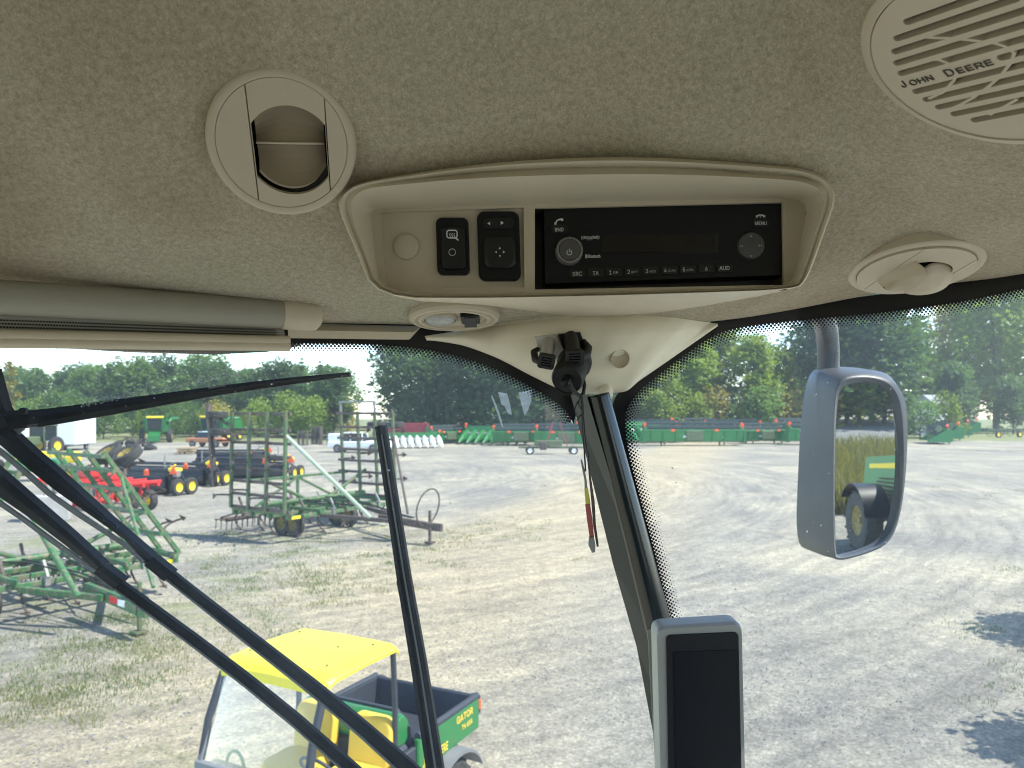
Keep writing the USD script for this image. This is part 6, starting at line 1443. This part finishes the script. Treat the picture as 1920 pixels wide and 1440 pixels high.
# header on a transport trailer
tl = thing("header_trailer", "low header transport trailer with small wheels and a red stand left of the post", "trailer", GD(1035, 67), .03)
obj("rail", MB().bar((-3.0, 0, .62), (3.2, 0, .62), .16), M["greencold"], tl)
for x in (-2.0, 1.9):
    for y in (-.7, .7): wheel(tl, (x, y, .36), (0, 1, 0), .36, .2, "white")
    obj("axle", MB().bar((x, -.7, .36), (x, .7, .36), .1).bar((x, 0, .36), (x, 0, .65), .12), M["rust"], tl)
obj("upright", MB().bar((-.6, 0, .6), (.1, 0, 2.9), .10).bar((1.4, 0, .6), (.7, 0, 2.9), .07), M["maroon"], tl)
obj("platform", MB().box((-.3, .0, 1.0), (2.4, .8, .5), .05), M["greencold"], tl); obj("crate", MB().box((-.8, -.3, .75), (.6, .5, .7), .04), M["rust"], tl)
# rake at the far right
rk = thing("hay_rake", "green hay rake with thin arms and small wheels under the right hand trees", "farm implement", GD(1885, 108), .3, scale=1.5)
obj("frame", MB().bar((-2.6, 0, .7), (2.2, 0, .8), .12).bar((-1, -.9, .6), (1.2, .9, .7), .1).bar((-2.4, .6, .6), (-1.0, -.6, .6), .09), M["greenold"], rk)
for k, x in enumerate((-2.2, -.9, .4, 1.7)): obj("rake_wheel", MB().tube([(x + .5 * math.cos(a), -.2, .62 + .5 * math.sin(a)) for a in np.linspace(0, 2 * np.pi, 17)], .03, 5), M["greencold"], rk, smooth=True)
obj("hose_arm", MB().tube([(1.2, 0, .8), (1.8, 0, 1.7), (2.8, .1, 2.2)], .04, 6), M["rubber"], rk, smooth=True)
for x in (-1.5, 1.2): wheel(rk, (x, -.5, .32), (0, 1, 0), .32, .2, "yellow")

# ---------------------------------------------------------------- seen in the mirror: road, dry grass, a parked tractor
def mirror_ground(px, py):
    r = unit(U(px, py, 1.0) - [0, 0, CH]); c = np.array([0, 0, CH]); k = ((MC - c) @ MN) / (r @ MN); h = c + r * k
    r = r - 2 * (r @ MN) * MN; return h - r * (h[2] / r[2])
q1, q2, q3, q4 = mirror_ground(1540, 838), mirror_ground(1700, 838), mirror_ground(1700, 800), mirror_ground(1540, 800)
e = q2 - q1; e2 = q3 - q4
rdm = MB().raw(np.array([q1 - e * 2, q1 + e * 3, q4 + e2 * 3, q4 - e2 * 2]) + [0, 0, .006], [(0, 1, 2), (0, 2, 3)])
obj("road", rdm, M["asphalt"], kind="structure")
r_ = np.random.default_rng(12)
def blades(P, h, w, r, lean=.35):
    n = len(P); a = r.uniform(0, 2 * np.pi, n); dx = np.c_[np.cos(a), np.sin(a), np.zeros(n)]; l = r.normal(0, lean, (n, 2)); hh = h * r.uniform(.5, 1.3, n)
    tip = P + np.c_[l * hh[:, None], hh]; mid = P + np.c_[l * hh[:, None] * .3, hh * .6]
    v = np.stack([P - dx * w, P + dx * w, mid + dx * w * .7, mid - dx * w * .7, tip], 1).reshape(-1, 3); k = np.arange(n)[:, None] * 5
    return v, np.vstack([k + [0, 1, 2], k + [0, 2, 3], k + [3, 2, 4]])
a_, b_, c_, d_ = mirror_ground(1545, 965), mirror_ground(1705, 965), mirror_ground(1705, 842), mirror_ground(1545, 842)
s, t_ = r_.uniform(-.3, 1.3, (9000, 1)), r_.uniform(0, 1, (9000, 1)) ** 1.2
P = (a_ * (1 - s) + b_ * s) * (1 - t_) + (d_ * (1 - s) + c_ * s) * t_
v, f = blades(P, .8, .03, r_, .2); obj("tall_grass", MB().raw(v, f), M["hay"], label="tall dry grass between the yard and the road, seen in the mirror", cat="grass", kind="stuff")
tp = mirror_ground(1618, 1032); th_ = math.atan2(-1, 0)
pt_ = thing("parked_tractor", "green tractor with yellow stripe and black front fender reflected in the rear view mirror", "tractor", tp, 0.0)
# tractor frame: front wheel near the origin, hood runs away to its right and back (+x, -y)
fw = np.array([0, 0, .0])
er = unit((mirror_ground(1700, 1000) - mirror_ground(1560, 1000)) * [1, 1, 0]); tw = unit((MC - tp) * [1, 1, 0])
fy = unit(tw * .95 + er * .33); fx = np.array([-fy[1], fy[0], 0]); fx = fx if fx @ er > 0 else -fx
wheel(pt_, (0.0, 0, .68), fx, .68, .40, "dullrim", .5, 16)  # rim painted darker than the other wheels to stand for shade
def tl_(a, b, z): return fx * a + fy * b + np.array([0, 0, z])
fp = [(.80 * math.cos(t), .72 + .80 * math.sin(t)) for t in np.radians(np.linspace(15, 150, 12))]
A = np.array([tl_(-.28, y, z) for y, z in fp]); B = np.array([tl_(.28, y, z) for y, z in fp]); obj("fender", MB().strip(A, B).strip(B - [0, 0, .03], A - [0, 0, .03]).strip(A - [0, 0, .03], A), M["black"], pt_, smooth=40)
hd_ = [tl_(.5, -1.5, 1.15), tl_(1.5, -1.5, 1.15), tl_(.55, -1.5, 1.95), tl_(1.45, -1.5, 1.95), tl_(.5, 2.0, 1.2), tl_(1.5, 2.0, 1.2), tl_(.6, 2.0, 2.45), tl_(1.4, 2.0, 2.45)]
hdp = obj("hood", MB().hull(hd_), M["green"], pt_, smooth=30)
obj("hood_stripe", MB().hull([tl_(.525, -1.2, 1.72), tl_(.56, 1.6, 2.08), tl_(.525, -1.2, 1.82), tl_(.56, 1.6, 2.22), tl_(.60, -1.2, 1.82), tl_(.63, 1.6, 2.22)]), M["yellow"], (hdp, pt_))
for k in range(5): obj("grille_slat", MB().bar(tl_(.495, -.9 + .1 * k, 1.22 + .09 * k), tl_(.50, 1.2, 1.35 + .11 * k), .05, .03), M["black"], (hdp, pt_))
obj("chassis", MB().hull([tl_(.45, -1.4, .7), tl_(1.55, -1.4, .7), tl_(.45, 2.4, .7), tl_(1.55, 2.4, .7), tl_(.5, -1.4, 1.2), tl_(1.5, -1.4, 1.2), tl_(.5, 2.4, 1.25), tl_(1.5, 2.4, 1.25)]), M["black"], pt_)
obj("cab", MB().hull([tl_(.3, 2.1, 1.2), tl_(1.7, 2.1, 1.2), tl_(.3, 2.2, 2.9), tl_(1.7, 2.2, 2.9), tl_(.2, 3.6, 1.2), tl_(1.8, 3.6, 1.2), tl_(.25, 3.5, 2.9), tl_(1.75, 3.5, 2.9)]), M["glassdark"], pt_)
obj("cab_roof", MB().hull([tl_(.2, 2.0, 2.92), tl_(1.8, 2.0, 2.92), tl_(.2, 3.7, 2.92), tl_(1.8, 3.7, 2.92), tl_(.3, 2.2, 3.1), tl_(1.7, 2.2, 3.1), tl_(.3, 3.5, 3.1), tl_(1.7, 3.5, 3.1)]), M["green"], pt_)
obj("exhaust", MB().cyl(tl_(.35, 1.75, 1.3), tl_(.35, 1.75, 2.7), .11, 14), M["black"], pt_, smooth=30)
wheel(pt_, tl_(2.0, 0, .68), fx, .68, .40, "yellow", .6, 16); wheel(pt_, tl_(-.05, 3.1, .95), fx, .95, .5, "yellow", .55, 20); wheel(pt_, tl_(2.05, 3.1, .95), fx, .95, .5, "yellow", .55, 20)

# two made-up shrubs added outside the frame on the right, only to shade the gravel
tree("bigdark", 0, 4.0, 12.9, "leafy shrub just outside the right edge of the view, shading the gravel", None, X=11.9, rz=.4, name="bush")
tree("bigdark", 0, 3.8, 8.0, "leafy shrub outside the lower right corner of the view, shading the gravel", None, X=8.7, rz=1.4, name="bush")
for k, px in enumerate(range(1500, 1790, 24)):
    q = mirror_ground(px, 797.0); tree(("bushC", "bushA", "bushC", "bushB")[k % 4], 0, 8.5 + (k % 3), q[1] - 2, "tall roadside hedge bush in the rear view mirror's reflection", "roadside hedge in the mirror", X=q[0], rz=k * 1.9, name="bush")

# ---------------------------------------------------------------- loose stones on the near gravel
r = np.random.default_rng(77); n_s = 16000
dd_ = 7.2 + 13 * r.random(n_s) ** 1.3; px_ = r.uniform(-30, 1950, n_s); keep = meshkit.noise(np.c_[px_ / FL * dd_ * .5, dd_ * .5, dd_ * 0], 5) + r.uniform(-.25, .25, n_s) > .45
dd_, px_ = dd_[keep], px_[keep]; n_s = len(dd_); base_ = np.c_[(px_ - CX) / FL * dd_, dd_, np.zeros(n_s)]
size = r.uniform(.005, .014, (n_s, 1)) * r.choice([1, 1, 1.6], n_s)[:, None]
oc = np.array([(1, 0, 0), (0, 1, 0), (-1, 0, 0), (0, -1, 0), (0, 0, .8), (0, 0, -.5)], float)
v = base_[:, None] + (oc[None] * r.uniform(.6, 1.3, (n_s, 6, 3)) + r.normal(0, .2, (n_s, 6, 3))) * size[:, None] + np.array([0, 0, .004])
of = np.array([(0, 1, 4), (1, 2, 4), (2, 3, 4), (3, 0, 4), (1, 0, 5), (2, 1, 5), (3, 2, 5), (0, 3, 5)])
obj("gravel_stones", MB().raw(v.reshape(-1, 3), (of[None] + 6 * np.arange(n_s)[:, None, None]).reshape(-1, 3)), M["stones"], label="loose grey stones scattered on the near gravel", cat="stones", kind="stuff")

# ---------------------------------------------------------------- weeds and grass tufts on the gravel
def tufts(regions, n, h, w, mat, label, seed):
    r = np.random.default_rng(seed); P = []
    for (px, py, sx, sy, wt) in regions:
        m = int(n * wt); k = max(int(m / 26), 1)
        cxs, cys = r.normal(px, sx, k), r.normal(py, sy, k); idx = r.integers(0, k, m)
        d = FL * CH / (np.maximum(cys[idx], 845) - HZ); g = np.stack([(cxs[idx] - CX) / FL * d, d, np.zeros(m)], 1); g[:, :2] += r.normal(0, .16, (m, 2)); P.append(g)
    v, f = blades(np.vstack(P), h, w, r); return obj("weeds", MB().raw(v, f), M[mat], label=label, cat="weeds", kind="stuff")
tufts([(230, 1200, 120, 26, 1.0), (60, 1290, 70, 26, .8), (230, 1270, 60, 20, .5), (230, 1160, 20, 6, .3), (520, 1060, 90, 26, 1.3), (620, 1085, 50, 20, .5), (430, 1110, 60, 24, .5), (840, 1000, 90, 14, .7), (760, 1045, 60, 14, .5), (940, 985, 60, 8, .3), (560, 1010, 80, 10, .5), (400, 1010, 60, 10, .3), (520, 1180, 70, 14, .3)], 1400, .06, .006, "grass", "short green weeds growing in patches on the left gravel", 31)
tufts([(1885, 1280, 30, 30, .10), (1870, 1180, 40, 12, .08), (1850, 925, 50, 6, .10), (1750, 905, 50, 5, .08), (1890, 830, 40, 5, .4), (1895, 1070, 16, 5, .05)], 2000, .055, .006, "grass", "sparse green weeds along the right edge of the gravel", 32)
tufts([(200, 1230, 150, 34, 1.0), (560, 1090, 120, 30, 1.0), (860, 1005, 100, 16, .6), (100, 1320, 90, 26, .6)], 1600, .07, .006, "hay", "dry straw coloured weeds among the left green patches", 33)
